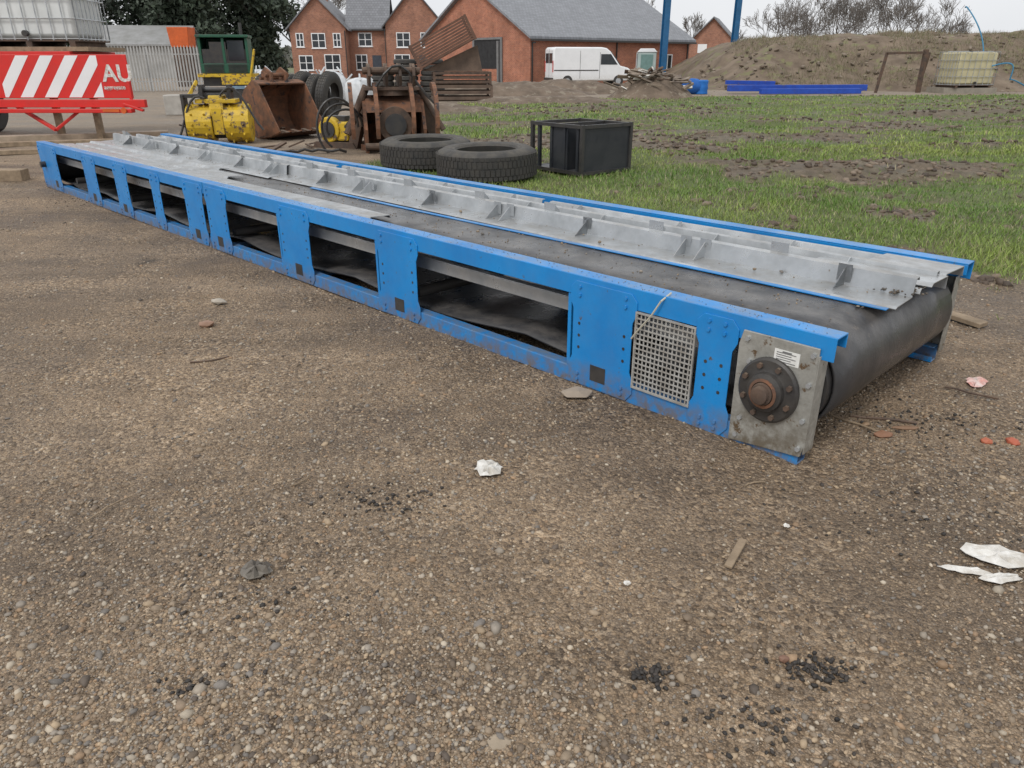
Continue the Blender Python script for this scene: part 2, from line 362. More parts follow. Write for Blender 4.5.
for i in range(1,18): a=-math.pi/2-math.pi*i/18; nb.append((s0+math.cos(a)*R0,zc+math.sin(a)*R0))
b=P(); m=len(nb); yy=[.13+(W-.26)*j/6 for j in range(7)]
vs=[(-s,y,z) for s,z in nb for y in yy]; fs=[(i*7+j,((i+1)%m)*7+j,((i+1)%m)*7+j+1,i*7+j+1) for i in range(m) for j in range(6)]
b.add(vs,fs); b.make('rubber_belt',RUB,cv,smooth=True,solid=.012)
d=P()
for s in (s0,s0+Lc-.4):
    d.cyl((-s,.085,zc),(-s,W-.085,zc),R0-.012,n=48); d.cyl((-s,-.07,zc),(-s,W+.05,zc),.035,n=24)
d.make('head_and_tail_drums',BLK,cv,smooth=True)
q=P()
for y0,y1 in ((-.014,-.004),(W+.004,W+.014)):
    q.prism([(-.345,y0,.015),(-.01,y0,.045),(.005,y0,.10),(.0,y0,.50),(-.335,y0,.50),(-.35,y0,.44)],(0,y1-y0,0))
q.box(.0,.006,-.014,.075,.06,.47); q.box(.0,.006,W-.075,W+.014,.06,.47)
q.make('bearing_plates',GALVP,cv,bevel=.003)
bl=P()
for (x,z) in((-.02,.47),(-.31,.47),(-.02,.08),(-.31,.05),(-.29,.38),(-.30,.13),(-.02,.2),(-.02,.35)): bl.cyl((x,-.012,z),(x,-.026,z),.011,n=6)
bl.make('plate_bolts',GALV,cv)
def flange(ysgn,y):
    M=Matrix.Translation((-.185,y,.285))@Matrix.Rotation(math.pi/2 if ysgn<0 else -math.pi/2,4,'X')
    P().lathe([(.0,.0),(.135,.0),(.135,.016),(.126,.024),(.092,.026),(.082,.03),(.078,.05),(.060,.058),(.058,.05),(.045,.05)],44,M).make('flange_bearing',BLK,cv,smooth=True)
    P().lathe([(.046,.048),(.046,.07),(.040,.074),(.036,.074),(.036,.095),(.03,.099),(.0,.099)],28,M).make('rusty_shaft_end',RUSTD,cv,smooth=True)
    P().lathe([(.058,.052),(.062,.062),(.050,.066),(.046,.056)],28,M).make('seal_ring',RUST,cv,smooth=True)
    k=P()
    for i in range(8):
        a=i*math.pi/4+.39; c0=M@Vector((math.cos(a)*.108,math.sin(a)*.108,.02)); c1=M@Vector((math.cos(a)*.108,math.sin(a)*.108,.040)); k.cyl(c0,c1,.012,n=6)
    k.make('flange_bolts',RUSTD,cv)
flange(-1,-.014); flange(1,W+.014)
P().box(-.185,-.075,-.0165,-.0143,.405,.46).make('label',pm('label_white',(.8,.8,.78),(.65,.65,.62),ns=30),cv)
lb=P()
for i in range(5): lb.box(-.175,-.09-.02*(i%2),-.0185,-.0167,.412+i*.009,.4145+i*.009)
lb.box(-.15,-.11,-.0185,-.0167,.451,.4565); lb.make('label_print',pm('print_grey',(.18,.18,.18)),cv)
mg=P(); x0,x1,z0,z1=-.895,-.575,.095,.445; yb=-.004
pitch=.0235
nn=int((x1-x0)/pitch)+1; mm=int((z1-z0)/pitch)
for i in range(nn+1):
    x=min(x0+i*pitch,x1); mg.box(x-.0036,x+.0036,yb-.003,yb,z0,z1)
for j in range(mm+1):
    z=z0+j*pitch; mg.box(x0,x1,yb-.0062,yb-.0032,z-.0036,z+.0036)
mg.box(x0-.008,x0,yb-.008,yb+.002,z0-.008,z1+.008); mg.box(x1,x1+.008,yb-.008,yb+.002,z0-.008,z1+.008)
mg.box(x0,x1,yb-.008,yb+.002,z1,z1+.008); mg.box(x0,x1,yb-.008,yb+.002,z0-.008,z0)
mg.make('mesh_guard',pm('mesh_zinc',(.50,.50,.48),(.30,.28,.25),rough=.5,metal=.3,ns=12),cv)
P().tube([(-.74,.03,.562),(-.76,-.02,.53),(-.80,-.03,.46),(-.875,-.03,.37),(-.905,-.03,.33)],.0045).make('tie_wire',pm('cable_tie',(.5,.47,.38)),cv)
def wob(a,ph): return lambda x,j:(a*math.sin(x*1.3+ph)+a*.3*math.sin(x*3+ph), a*.4*math.sin(x*1.6+ph))
sec=[(-2.95,.03,0),(-5.9,-2.9,.015),(-8.7,-5.8,-.015),(-10.7,-8.6,.02)]
for i,(a,bq,off) in enumerate(sec):
    ph=i*1.7
    g=P(); g.strip([(.70+off,.509),(.715+off,.516),(.90+off,.522),(.912+off,.602),(.945+off,.607),(.955+off,.592)],a,bq,14,wob(.004,ph)); g.make('skirt_board',GALV,cv,solid=.004)
    g=P(); g.strip([(1.0+off,.515),(1.015+off,.538),(1.20+off,.530),(1.212+off,.578),(1.24+off,.581),(1.25+off,.565)],a+.04,bq+.0,14,wob(.004,ph+1)); g.make('middle_skirt_board',GALV,cv,solid=.004)
    g=P(); g.strip([(1.29+off,.505),(1.305+off,.527),(1.50+off,.517),(1.51+off,.547),(1.54+off,.547)],a+.1,bq-.05,14,wob(.005,ph+2)); g.make('outer_skirt_board',GALV,cv,solid=.004)
    g=P(); g.strip([(.972+off,.503),(.975+off,.56),(.985+off,.56),(.988+off,.503)],a,bq-.02,10,wob(.005,ph)); g.strip([(1.262+off,.503),(1.264+off,.553),(1.276+off,.553),(1.279+off,.503)],a,bq-.02,10,wob(.005,ph)); g.make('rubber_seal_strips',RUB,cv)
bk=P()
x=-.30
i=0
while x>-10.4:
    y=.90+.01*math.sin(i)
    for dx in (0,.13 if i%2 else .0):
        bk.prism([(x-dx,y-.13,.524),(x-dx,y+.0,.524),(x-dx,y+.005,.60),(x-dx,y-.02,.60)],(.005,0,0))
        bk.box(x-dx-.035,x-dx+.035,y-.008,y-.004,.54,.617)
    bk.prism([(x-.38,y+.05,.590),(x-.38,y+.15,.54),(x-.38,y+.14,.60),(x-.38,y+.08,.65)],(.005,0,0))
    bk.box(x-.43,x-.33,y+.045,y+.05,.592,.655)
    bk.prism([(x-.1,1.12,.535),(x-.1,1.21,.533),(x-.1,1.21,.583),(x-.1,1.19,.583)],(.005,0,0))
    bk.prism([(x-.55,1.40,.524),(x-.55,1.50,.52),(x-.55,1.50,.56),(x-.55,1.47,.56)],(.005,0,0))
    x-=.80+.1*math.sin(i*2.3); i+=1
bk.make('skirt_brackets',GALV,cv)
g=P(); g.strip([(1.02,.55),(1.04,.565),(1.25,.56),(1.26,.50)],-.55,.07,4,wob(.004,2)); g.strip([(1.30,.55),(1.31,.56),(1.60,.548),(1.61,.50)],-.35,.05,3,wob(.004,4)); g.make('end_cover_plates',GALV,cv,solid=.005)
g=P(); g.strip([(.115,.505),(.14,.545),(.30,.538),(.31,.52)],-10.4,-3.3,16,wob(.008,1)); g.make('near_skirt_strip',GALV,cv,solid=.004)
g=P(); g.strip([(.36,.51),(.38,.53),(.53,.525)],-10.5,-6.0,10,wob(.015,4)); g.strip([(.55,.51),(.58,.54),(.68,.53)],-10.6,-6.6,10,wob(.012,2)); g.make('loose_sheet_strips',GALV,cv,solid=.004)
bs=P(); bs.strip([(.665,.507),(.695,.509)],-5.0,-.0,14,wob(.004,3)); bs.make('blue_edge_strip',BLUE,cv,solid=.004)
cn=1500; sx=-nr.uniform(.1,10.6,cn); sy=np.where(nr.rand(cn)<.6,nr.uniform(.14,.68,cn),nr.uniform(.7,1.5,cn)); szz=nr.uniform(.002,.006,cn)*np.where(nr.rand(cn)<.05,2.2,1)
zz=np.where(sy<.69,.503,.53)
o=stones('dirt_crumbs',sx,sy,zz+.0,szz,PAL[:5],STM); o.parent=cv
cn=300; sx=-nr.uniform(0,5.5,cn); o=stones('rail_dirt_crumbs',sx,nr.uniform(.01,.095,cn),.5515+0*sx,nr.uniform(.0015,.0035,cn),PAL[:5],STM); o.parent=cv
cn=90; sx=nr.normal(-.03,.04,cn); sy=nr.normal(.93,.04,cn); o=stones('dirt_heap_crumbs',sx,sy,.53+nr.uniform(0,.015,cn),nr.uniform(.004,.009,cn),[(.12,.095,.07),(.07,.06,.05)],STM); o.parent=cv

# ---------------------------------------------------------------- ground litter
def scrap(name,x,y,r,mat,h=.02,seed=1,asp=1,rz=0):
    q=random.Random(seed); vs=[(0,0,h)]; n=18
    for ring,k in((1,.35),(2,.7),(3,1)):
        for i in range(n):
            a=i/n*6.283; rr=r*k*(1+q.uniform(-.28,.28)*(1 if ring<3 else .6)); vs.append((rr*math.cos(a)*asp,rr*math.sin(a),h*q.uniform(.1,1.5) if ring<3 else q.uniform(0,h*.6)))
    fs=[(0,1+i,1+(i+1)%n) for i in range(n)]
    for k in(0,1): fs+=[(1+k*n+i,1+(k+1)*n+i,1+(k+1)*n+(i+1)%n,1+k*n+(i+1)%n) for i in range(n)]
    z=float(gh(np.array([x]),np.array([y]))[0])
    return P().add(vs,fs).make(name,mat,solid=.002,loc=(x,y,z+.008),rot=(0,0,rz))
scrap('plastic_scrap',-.10,2.72,.058,LTPAPER,.022,3)
scrap('plastic_scrap',1.70,2.14,.062,LTPAPER,.014,5,1.8,-.35); scrap('plastic_scrap',1.55,2.06,.018,LTPAPER,.01,6,4.6,-.3); scrap('plastic_scrap',1.64,2.02,.024,LTPAPER,.01,8,3,.1)
scrap('plastic_scrap',2.52,3.68,.05,pm('pinkish_card',(.7,.62,.58),(.6,.25,.2),ns=15),.01,9,1.6,.9)
scrap('plastic_scrap',1.03,2.33,.012,LTPAPER,.005,12); scrap('plastic_scrap',.38,1.98,.012,LTPAPER,.005,13)
scrap('oily_rag',-.87,2.05,.045,pm('rag',(.12,.105,.09),(.19,.17,.14)),.025,15,1.2)
def chunk(name,x,y,z,s,col,seed,rz=0):
    q=random.Random(seed); v,f=ico(); vs=[(a*s[0]*q.uniform(.75,1.2),b*s[1]*q.uniform(.75,1.2),c*s[2]*q.uniform(.7,1.1)) for a,b,c in v]
    P().add(vs,[tuple(i) for i in f]).make(name,pm(name+'_m',col,bump=.4),bevel=.004,loc=(x,y,z),rot=(0,0,rz))
chunk('concrete_lump',.34,3.50,.02,(.11,.06,.03),(.36,.29,.22),1)
chunk('brick_piece',2.16,2.98,.012,(.03,.025,.02),(.48,.14,.07),2); chunk('brick_piece',1.72,3.05,.012,(.05,.03,.02),(.28,.14,.08),4)
chunk('brick_piece',1.86,3.12,.012,(.07,.02,.012),(.24,.14,.08),5); chunk('brick_piece',2.28,2.98,.012,(.03,.04,.02),(.5,.13,.07),6)
chunk('limestone_piece',-.04,1.37,-.002,(.045,.035,.010),(.36,.29,.21),7); chunk('clay_lump',-2.0,4.6,.02,(.06,.05,.03),(.30,.18,.12),8)
chunk('clay_lump',.79,1.65,.008,(.02,.016,.014),(.22,.12,.08),9); chunk('limestone_piece',-2.1,5.1,.02,(.06,.04,.025),(.45,.40,.33),10)
P().beam((.735,2.06,.02),(.83,2.21,.025),.028,.012).make('wood_splinter',WOOD,bevel=.004)
def stick(x,y,l,a,r=.004,mat=WOOD):
    p=P(); q=Vector((x,y,.012))
    for i in range(4):
        d=Vector((math.cos(a),math.sin(a),0))*l/4; p.cyl(q,q+d+Vector((0,0,rnd.uniform(-.002,.004))),r,r*.8,6); q=q+d; a+=rnd.uniform(-.35,.35)
    p.make('twig',mat)
stick(-1.85,3.95,.22,.1,.006,RUSTD); stick(-1.6,2.35,.2,1.2); stick(1.75,3.05,.28,2.4,.006); stick(2.3,3.6,.25,-.6,.007,RUSTD); stick(-.9,2.6,.1,.6); stick(.95,2.6,.1,.6); stick(1.65,3.25,.3,-.3,.008,RUSTD)
P().box(-.22,.22,-.05,.05,0,.03).make('timber_offcut',WOOD,bevel=.004,loc=(2.95,4.75,.02),rot=(0,.05,-1.0))
P().box(-.18,.18,-.09,.09,0,.05).make('timber_offcut',WOOD,bevel=.004,loc=(2.85,4.95,.02),rot=(0.2,.05,.4))
P().box(-.55,.55,-.11,.11,0,.16).make('timber_sleeper',WOOD,bevel=.01,loc=(-7.62,11.05,0),rot=(0,0,.05))
PALE=pm('pale_plank',(.42,.33,.24),(.28,.22,.16),ns=5)
P().beam((-11.6,16.3,.07),(-7.9,17.9,.07),.34,.12).make('timber_plank',PALE,bevel=.008)
P().beam((-11.2,15.3,.05),(-7.6,16.6,.05),.24,.09).make('timber_plank',WOOD,bevel=.008)
P().beam((-10.4,13.9,.05),(-7.3,14.9,.05),.2,.08).make('timber_plank',WOOD,bevel=.008)

# ---------------------------------------------------------------- tyres
def tyre(x,y,Rr,w,rz):
    e=empty('tyre',(x,y,0),rz); e.rotation_euler=(.02,-.015,rz)
    pr=[(Rr*.60,.03),(Rr*.64,0),(Rr*.86,-.01),(Rr*.96,.03),(Rr,.07),(Rr,w-.07),(Rr*.96,w-.03),(Rr*.86,w+.01),(Rr*.64,w),(Rr*.60,w-.03),(Rr*.64,w*.5+.06),(Rr*.8,w*.5),(Rr*.64,w*.5-.06)]
    P().lathe([(r,z+.012) for r,z in pr],64,None,True).make('carcass',TYRE,e,smooth=True)
    t=P()
    for i in range(64):
        for k,(z0,z1) in enumerate(((.05,w*.24),(w*.27,w*.48),(w*.52,w*.73),(w*.76,w-.05))):
            a=(i+.5*(k%2))/64*6.283; M=Matrix.Rotation(a,4,'Z')
            t.box(Rr-.004,Rr+.009,-.029,.029,z0+.012,z1+.012,M)
    t.make('tread',TYRE,e)
    P().lathe([(Rr*.68,w+.013),(Rr*.70,w+.022),(Rr*.72,w+.015)],56).make('sidewall_ring',TYRE,e,smooth=True)
tyre(-.37,11.35,.735,.42,0); tyre(-1.42,12.7,.735,.42,.4)
e=empty('steel_crate',(1.04,11.5,0),R(38))
p=P(); w,d,h=1.02,1.15,.72
p.box(0,w,0,.02,.04,h-.03); p.box(w-.02,w,.02,d,.04,h-.03); p.box(.02,w-.02,.02,d-.02,.03,.05)
for i in range(4):
    y=.08+i*.3; p.box(.0,.05,y,y+.05,0,h-.03); 
p.box(.02,.04,d*.30,d*.62,.05,h-.05)
for y in(0.36,.74): p.box(.05,w-.02,y,y+.02,.05,h-.04)
p.make('panels',pm('dark_sheet_steel',(.018,.021,.028),(.03,.032,.036),rough=.45,ns=3,dust=(.08,.08,.075)),e)
f=P()
for (a,b) in(((0,0),(w,0)),((w,0),(w,d)),((w,d),(0,d)),((0,d),(0,0))):
    for z in (h-.02,.03): f.beam((*a,z),(*b,z),.05,.05)
for a in((0,0),(w,0),(w,d),(0,d)): f.box(a[0]-.027,a[0]+.027,a[1]-.027,a[1]+.027,0,h+.01)
f.beam((0,d/2,h-.022),(w,d/2,h-.022),.05,.045)
f.make('frame',BLK,e)

# ---------------------------------------------------------------- attachments
def bucket(name,x,y,rz,w,r,mat,tilt=0,teeth=5,z=0):
    e=empty(name,(x,y,z),rz); e.rotation_euler=(tilt,0,rz)
    prof=[(-r*.95,r*.10),(-r*.4,0)]+[(r*.15+r*.85*math.sin(a),r*.85-r*.85*math.cos(a)) for a in [i*math.pi/10 for i in range(0,9)]]+[(r*.1,r*1.75),(-r*.25,r*1.6)]
    sh=P(); m=len(prof); vs=[(sx*w/2,py_,pz) for sx in(-1,1) for py_,pz in prof]
    sh.add(vs,[(i,i+1,m+i+1,m+i) for i in range(m-1)]); sh.make('shell',mat,e,solid=.03)
    s=P()
    for sx in(-w/2-.012,w/2-.012): s.prism([(sx,a,b) for a,b in prof],(.025,0,0))
    s.make('side_plates',mat,e,bevel=.005)
    t=P()
    for i in range(teeth):
        xx=-w/2+.06+(w-.12)*i/(teeth-1)
        t.prism([(xx-.045,-r*.9,r*.05),(xx-.045,-r*.9,r*.05+.08),(xx-.045,-r*1.25,r*.06)],(.09,0,0))
    t.make('teeth',RUSTD,e)
    h=P()
    for sx in(-.22,.16):
        h.prism([(sx,-.15*r,r*1.6),(sx,.5*r,r*1.55),(sx,.35*r,r*2.05),(sx,.1*r,r*2.15),(sx,-.2*r,r*1.95)],(.05,0,0))
    h.cyl((-.3,.0,r*1.9),(.3,.0,r*1.9),.045); h.cyl((-.3,.3*r,r*1.85),(.3,.3*r,r*1.85),.04)
    h.make('hitch_ears',mat,e,bevel=.004); return e
e=bucket('excavator_bucket',-5.1,17.7,R(50),1.2,.68,RUST,R(-8),z=.03)
e=empty('yellow_drum_attachment',(-6.1,16.4,0),R(10))
p=P(); p.cyl((-.62,0,.40),(-.12,0,.40),.38,n=20); p.cyl((.12,0,.40),(.62,0,.40),.38,n=20); p.prism([(-.14,-.3,.55),(-.14,.3,.55),(-.14,.22,.95),(-.14,-.22,.95)],(.28,0,0)); p.box(-.4,.4,-.26,.26,.80,.88)
p.make('drum_body',YEL,e,bevel=.015,smooth=False)
p=P()
for k in range(2):
    for i in range(12):
        a=i/12*6.283
        for xx in (-.5,-.25) if k==0 else (.25,.5): p.cyl((xx,math.cos(a)*.36,.4+math.sin(a)*.36),(xx,math.cos(a)*.43,.4+math.sin(a)*.43),.035,.01,6)
p.box(-.1,.1,-.3,-.2,.2,.7); p.make('picks',YEL,e)
p=P(); p.box(-.3,-.24,-.2,.2,.88,1.15); p.box(.24,.3,-.2,.2,.88,1.15); p.cyl((-.34,0,1.05),(.34,0,1.05),.05); p.box(-.7,.1,-.12,.12,.90,.97); p.cyl((-.11,0,.4),(.11,0,.4),.30,n=18); p.box(-.68,-.63,-.2,.2,.1,.95); p.make('hitch',BLK,e)
p=P(); p.tube([Vector((.1+.1*i,-.25-.02*i,.95+.28*math.sin(i*.55)-.05*i)) for i in range(9)],.025); p.tube([Vector((-.2-.09*i,-.28,.9+.22*math.sin(i*.6)-.09*i)) for i in range(8)],.025); p.make('hoses',BLK,e)
e=empty('rotating_grapple',(-2.3,15.2,0),R(12)); e.scale=(1.05,1.05,1.05)
p=P()
for sx in (-.55,.49):
    p.prism([(sx,-.55,.0),(sx,.55,.0),(sx,.62,.35),(sx,.45,.75),(sx,.1,.95),(sx,-.25,.8),(sx,-.6,.4)],(.06,0,0))
arc=[(-.55+.0,.02),(-.62,.38),(-.45,.68),(-.2,.86),(.1,.95),(.42,.78),(.6,.38),(.56,.02)]
m=len(arc); vs=[(sx,a,b) for sx in(-.49,.49) for a,b in arc]; p.add(vs,[(i,i+1,m+i+1,m+i) for i in range(2,m-1)])
p.box(-.62,.62,-.1,.1,.0,.10); p.make('jaw_shell',RUST,e)
p=P()
for sx in(-.78,-.35,.28,.70):
    out=[];inn=[]
    for i in range(9):
        a=-.5+i*.30; out.append((sx,-.15-.62*math.cos(a)*1.0,.55+.62*math.sin(a))); inn.append((sx,-.15-.50*math.cos(a),.55+.50*math.sin(a)))
    for i in range(8): p.prism([out[i],out[i+1],inn[i+1],inn[i]],(.07,0,0))
p.make('claws',RUST,e)
p=P(); p.cyl((0,-.45,.48),(0,-.62,.48),.30,n=28); p.cyl((0,.0,.95),(0,0,1.1),.33,n=24); p.cyl((-.55,-.62,.12),(.55,-.62,.12),.06); p.make('slew_ring',RUSTD,e)
P().cyl((0,-.60,.48),(0,-.66,.48),.19,n=24).make('hub_opening',BLK,e)
p=P()
for sx in(-.42,-.12,.12,.36):
    p.prism([(sx,-.3,1.08),(sx,.38,1.08),(sx,.45,1.28),(sx,.36,1.42),(sx,.22,1.48),(sx,.10,1.42),(sx,.02,1.28),(sx,-.08,1.28),(sx,-.14,1.42),(sx,-.26,1.48),(sx,-.38,1.42),(sx,-.42,1.28)],(.05,0,0))
p.cyl((-.5,-.26,1.36),(.5,-.26,1.36),.06); p.cyl((-.5,.23,1.36),(.5,.23,1.36),.06); p.box(-.5,.5,-.35,.4,1.04,1.10); p.make('hitch_brackets',RUSTD,e,bevel=.006)
p=P(); p.beam((-.75,.3,.0),(-.5,.1,.9),.12,.2); p.beam((.85,.2,.0),(.5,.1,.9),.14,.22); p.cyl((-.85,-.2,.3),(-.45,0,1.1),.07); p.cyl((.9,-.2,.35),(.5,0,1.05),.05); p.make('arms',RUSTD,e)
p=P()
for k in range(3):
    pts=[]
    for i in range(24):
        a=i/23*(3.6+k*.5); pts.append(Vector((-.85-.08*k+.36*math.cos(a),-.1*k-.2*math.sin(a*.5),.42+(.30+.10*k)*math.sin(a))))
    p.tube(pts,.022)
p.tube([Vector((-.3+.15*i,-.4-.05*math.sin(i),1.1+.35*math.sin(i*.6))) for i in range(8)],.022)
p.tube([Vector((-.9-.12*i,-.5-.1*math.sin(i*.9),.03+.05*abs(math.sin(i*1.3)))) for i in range(12)],.024)
p.make('hydraulic_hose',BLK,e)
e=empty('plate_compactor',(-3.45,15.6,0),R(-20))
P().prism([(-.42,-.25,.12),(-.5,-.25,.0),(.5,-.25,.0),(.42,-.25,.12)],(0,.5,0)).make('base_plate',RUSTD,e)
p=P(); p.box(-.3,.3,-.2,.2,.14,.5); p.cyl((-.1,-.24,.35),(-.1,.24,.35),.24,n=20); p.make('engine_cover',YEL,e,bevel=.03)
p=P()
for y in(-.2,.2): p.beam((.25,y,.4),(.75,y,.9),.03,.03)
p.beam((.75,-.2,.9),(.75,.2,.9),.03,.03); p.cyl((-.1,-.27,.35),(-.1,-.24,.35),.15,n=16); p.box(-.2,.2,-.1,.1,.5,.6); p.make('handle_frame',BLK,e)
# scattered scrap metal near the attachments
p=P(); rg=random.Random(44)
for i in range(26):
    x=rg.uniform(-7.6,-2.6); y=rg.uniform(13.2,20.5); a=rg.uniform(0,6.28); l=rg.uniform(.15,.7)
    p.beam((x,y,.05),(x+l*math.cos(a),y+l*math.sin(a),rg.uniform(.04,.22)),rg.uniform(.03,.14),rg.uniform(.02,.07))
for i in range(6):
    x=rg.uniform(-7.4,-3); y=rg.uniform(18.5,21); p.box(x,x+rg.uniform(.3,.7),y,y+.4,0,rg.uniform(.2,.5))
p.make('scrap_metal',RUSTD)
e=empty('tyre_stack',(-6.2,23.6,0),R(-14))
p=P(); t=P()
for i in range(6):
    Rr=.66 if i%2 else .62; w_=.33
    M=Matrix.Translation((-1.25+i*.42,.04*math.sin(i*2),Rr-.01))@Matrix.Rotation(R(6+2*math.sin(i*3)),4,'Y')@Matrix.Rotation(math.pi/2,4,'Y')
    p.lathe([(Rr*.58,-w_*.42),(Rr*.7,-w_*.5),(Rr*.9,-w_*.48),(Rr,-w_*.34),(Rr,w_*.34),(Rr*.9,w_*.48),(Rr*.7,w_*.5),(Rr*.58,w_*.42),(Rr*.75,0)],40,M,True)
    for k in range(44):
        MM=M@Matrix.Rotation(k/44*6.283,4,'Z')
        for z0 in(-.10,-.03,.04): t.box(Rr-.002,Rr+.012,-.03,.03,z0,z0+.05,MM)
p.make('carcasses',TYRE,e,smooth=True); t.make('treads',TYRE,e)
def bag(x,y,s,mat,rz):
    e=empty('bulk_bag',(x,y,0),rz); p=P(); vs=[];n=16
    prof=[(.85,0),(1.03,.15),(1.06,.5),(1.02,.85),(.8,1.02),(.3,1.1),(0,1.12)]
    for i in range(n):
        a=i/n*6.283; sq=1/max(abs(math.cos(a)),abs(math.sin(a)))**.7
        for r,z in prof: vs.append((r*math.cos(a)*s/2*sq*rnd.uniform(.95,1.05),r*math.sin(a)*s/2*sq*rnd.uniform(.95,1.05),z*s))
    m=len(prof); p.add(vs,[(i*m+j,((i+1)%n)*m+j,((i+1)%n)*m+j+1,i*m+j+1) for i in range(n) for j in range(m-1)]); p.make('bag_body',mat,e,smooth=True)
    q=P()
    for a in(.78,2.36,3.93,5.5): q.cyl((math.cos(a)*s*.55,math.sin(a)*s*.55,s),(math.cos(a)*s*.3,math.sin(a)*s*.3,s*1.25),.03,n=5)
    q.make('lifting_loops',mat,e)
BAG=pm('woven_bag',(.66,.68,.69),(.46,.48,.5),rough=.8,ns=3)
bag(-7.2,32,1.1,BAG,.2); bag(-8.2,33,1.0,BAG,.5); bag(-12.0,38,1.1,BAG,.9); bag(-13.4,39,1.1,pm('blue_bag',(.25,.38,.5),rough=.7),.3); bag(-5.9,31,.9,BAG,1)
def heap(name,x,y,rx,ry,h,mat,seed,n=46,rough=.35):
    u=np.linspace(-1.15,1.15,n); A,B=np.meshgrid(u,u); r=np.hypot(A,B)
    z=h*np.clip(1-r**1.7,0,1)*(1-rough/2+rough*2*(fbm(A*rx,B*ry,.7+1.0/rx,seed,4)-.3)); z=z+ (fbm(A*rx,B*ry,3,seed+3,2)-.5)*.12*(r<1) -.04
    I=np.arange(n*n).reshape(n,n); F=np.stack([I[:-1,:-1].ravel(),I[:-1,1:].ravel(),I[1:,1:].ravel(),I[1:,:-1].ravel()],1)
    return fast_mesh(name,np.stack([A.ravel()*rx+x,B.ravel()*ry+y,z.ravel()],1),F,mat,None,True)
SOIL=pm('soil',(.18,.135,.098),(.10,.075,.055),rough=.95,ns=1.3,bump=.8,bs=9,spot=(.22,.185,.14),sth=.56,ss=2.2)
SOILG=pm('soil_weedy',(.20,.152,.108),(.115,.086,.061),rough=.95,ns=.9,bump=.9,bs=5,spot=(.16,.15,.075),sth=.55,ss=1.3)
heap('soil_heap',-.5,41,5,2.5,.75,SOIL,3); heap('soil_heap',3.0,43,4.5,2.2,.7,SOIL,7); heap('soil_heap',-2.5,28,2.2,1.6,.22,SOIL,17); heap('soil_heap',1.5,33,3.6,1.6,.35,SOIL,21)
def rubble(x0,y0,rx,h,nb,seed):
    heap('rubble_heap',x0,y0,rx,rx*.75,h,SOIL,seed); rg=random.Random(seed); p=P(); q=P(); r2=P()
    for i in range(nb):
        a=rg.uniform(0,6.28); r=rg.uniform(0,rx*.8); x=x0+r*math.cos(a); y=y0+r*math.sin(a)*.7; z=max(.05,h*(1-(r/rx)**1.7)); b=rg.uniform(0,6.28); l=rg.uniform(.25,1.1)
        tgt=p if i%4 else (q if i%8 else r2)
        tgt.beam((x,y,z),(x+l*math.cos(b),y+l*math.sin(b),z+rg.uniform(-.1,.3)),rg.uniform(.05,.2),rg.uniform(.03,.1),rg.uniform(0,1))
    e=empty('scrap_timber_pile',(0,0,0)); p.make('broken_timber',pm('rubble_timber',(.30,.24,.18),(.14,.11,.09),ns=1.2),e); q.make('dark_scrap',RUSTD,e); r2.make('sheet_scraps',LTPAPER,e)
rubble(6.6,37.8,2.1,1.05,120,9)

def crate(e,name,M,w,d,h,mat,nb=7):
    p=P()
    for a in(0,w-.1):
        for b in(0,d-.1): p.box(a,a+.1,b,b+.1,0,h,M)
    for i in range(nb):
        z=.05+i*(h-.15)/(nb-1); p.box(.1,w-.1,.0,.04,z,z+h/nb*.62,M); p.box(.1,w-.1,d-.04,d,z,z+h/nb*.62,M); p.box(0,.04,.1,d-.1,z,z+h/nb*.62,M); p.box(w-.04,w,.1,d-.1,z,z+h/nb*.62,M)
    p.box(.05,w-.05,.05,d-.05,.02,.08,M); p.make(name,mat,e)
e=empty('stillage_stack',(-3.4,34,0),R(8))
CR=pm('old_crate',(.16,.11,.08),(.09,.065,.05),rough=.9,ns=1.5)
crate(e,'lower_crate',Matrix.Translation((0,0,0)),2.6,1.6,.62,CR,3)
crate(e,'middle_crate',Matrix.Translation((.05,0,.66)),2.5,1.6,.5,RUSTD,3)
crate(e,'tilted_crate',Matrix.Translation((-.45,0,1.22))@Matrix.Rotation(R(-27),4,'Y'),2.7,1.5,1.05,pm('rust_sheet',(.17,.09,.06),(.10,.06,.045),rough=.9,ns=2),9)
P().prism([(-.35,.4,1.19),(2.2,.4,1.19),(2.0,.4,2.2)],(0,.6,0)).make('scrap_inside',CR,e)
e=empty('tyre_stack',(-5.0,38,0))
p=P()
for ox,oy,nn_ in((0,0,7),(1.2,.1,7),(-1.15,.1,5)):
    for i in range(nn_): p.lathe([(.38,.24*i),(.5,.24*i),(.56,.24*i+.05),(.56,.24*i+.18),(.5,.24*i+.23),(.38,.24*i+.23)],28,Matrix.Translation((ox+.03*math.sin(i*2),oy,0)),True)
p.make('tyres',TYRE,e,smooth=True)

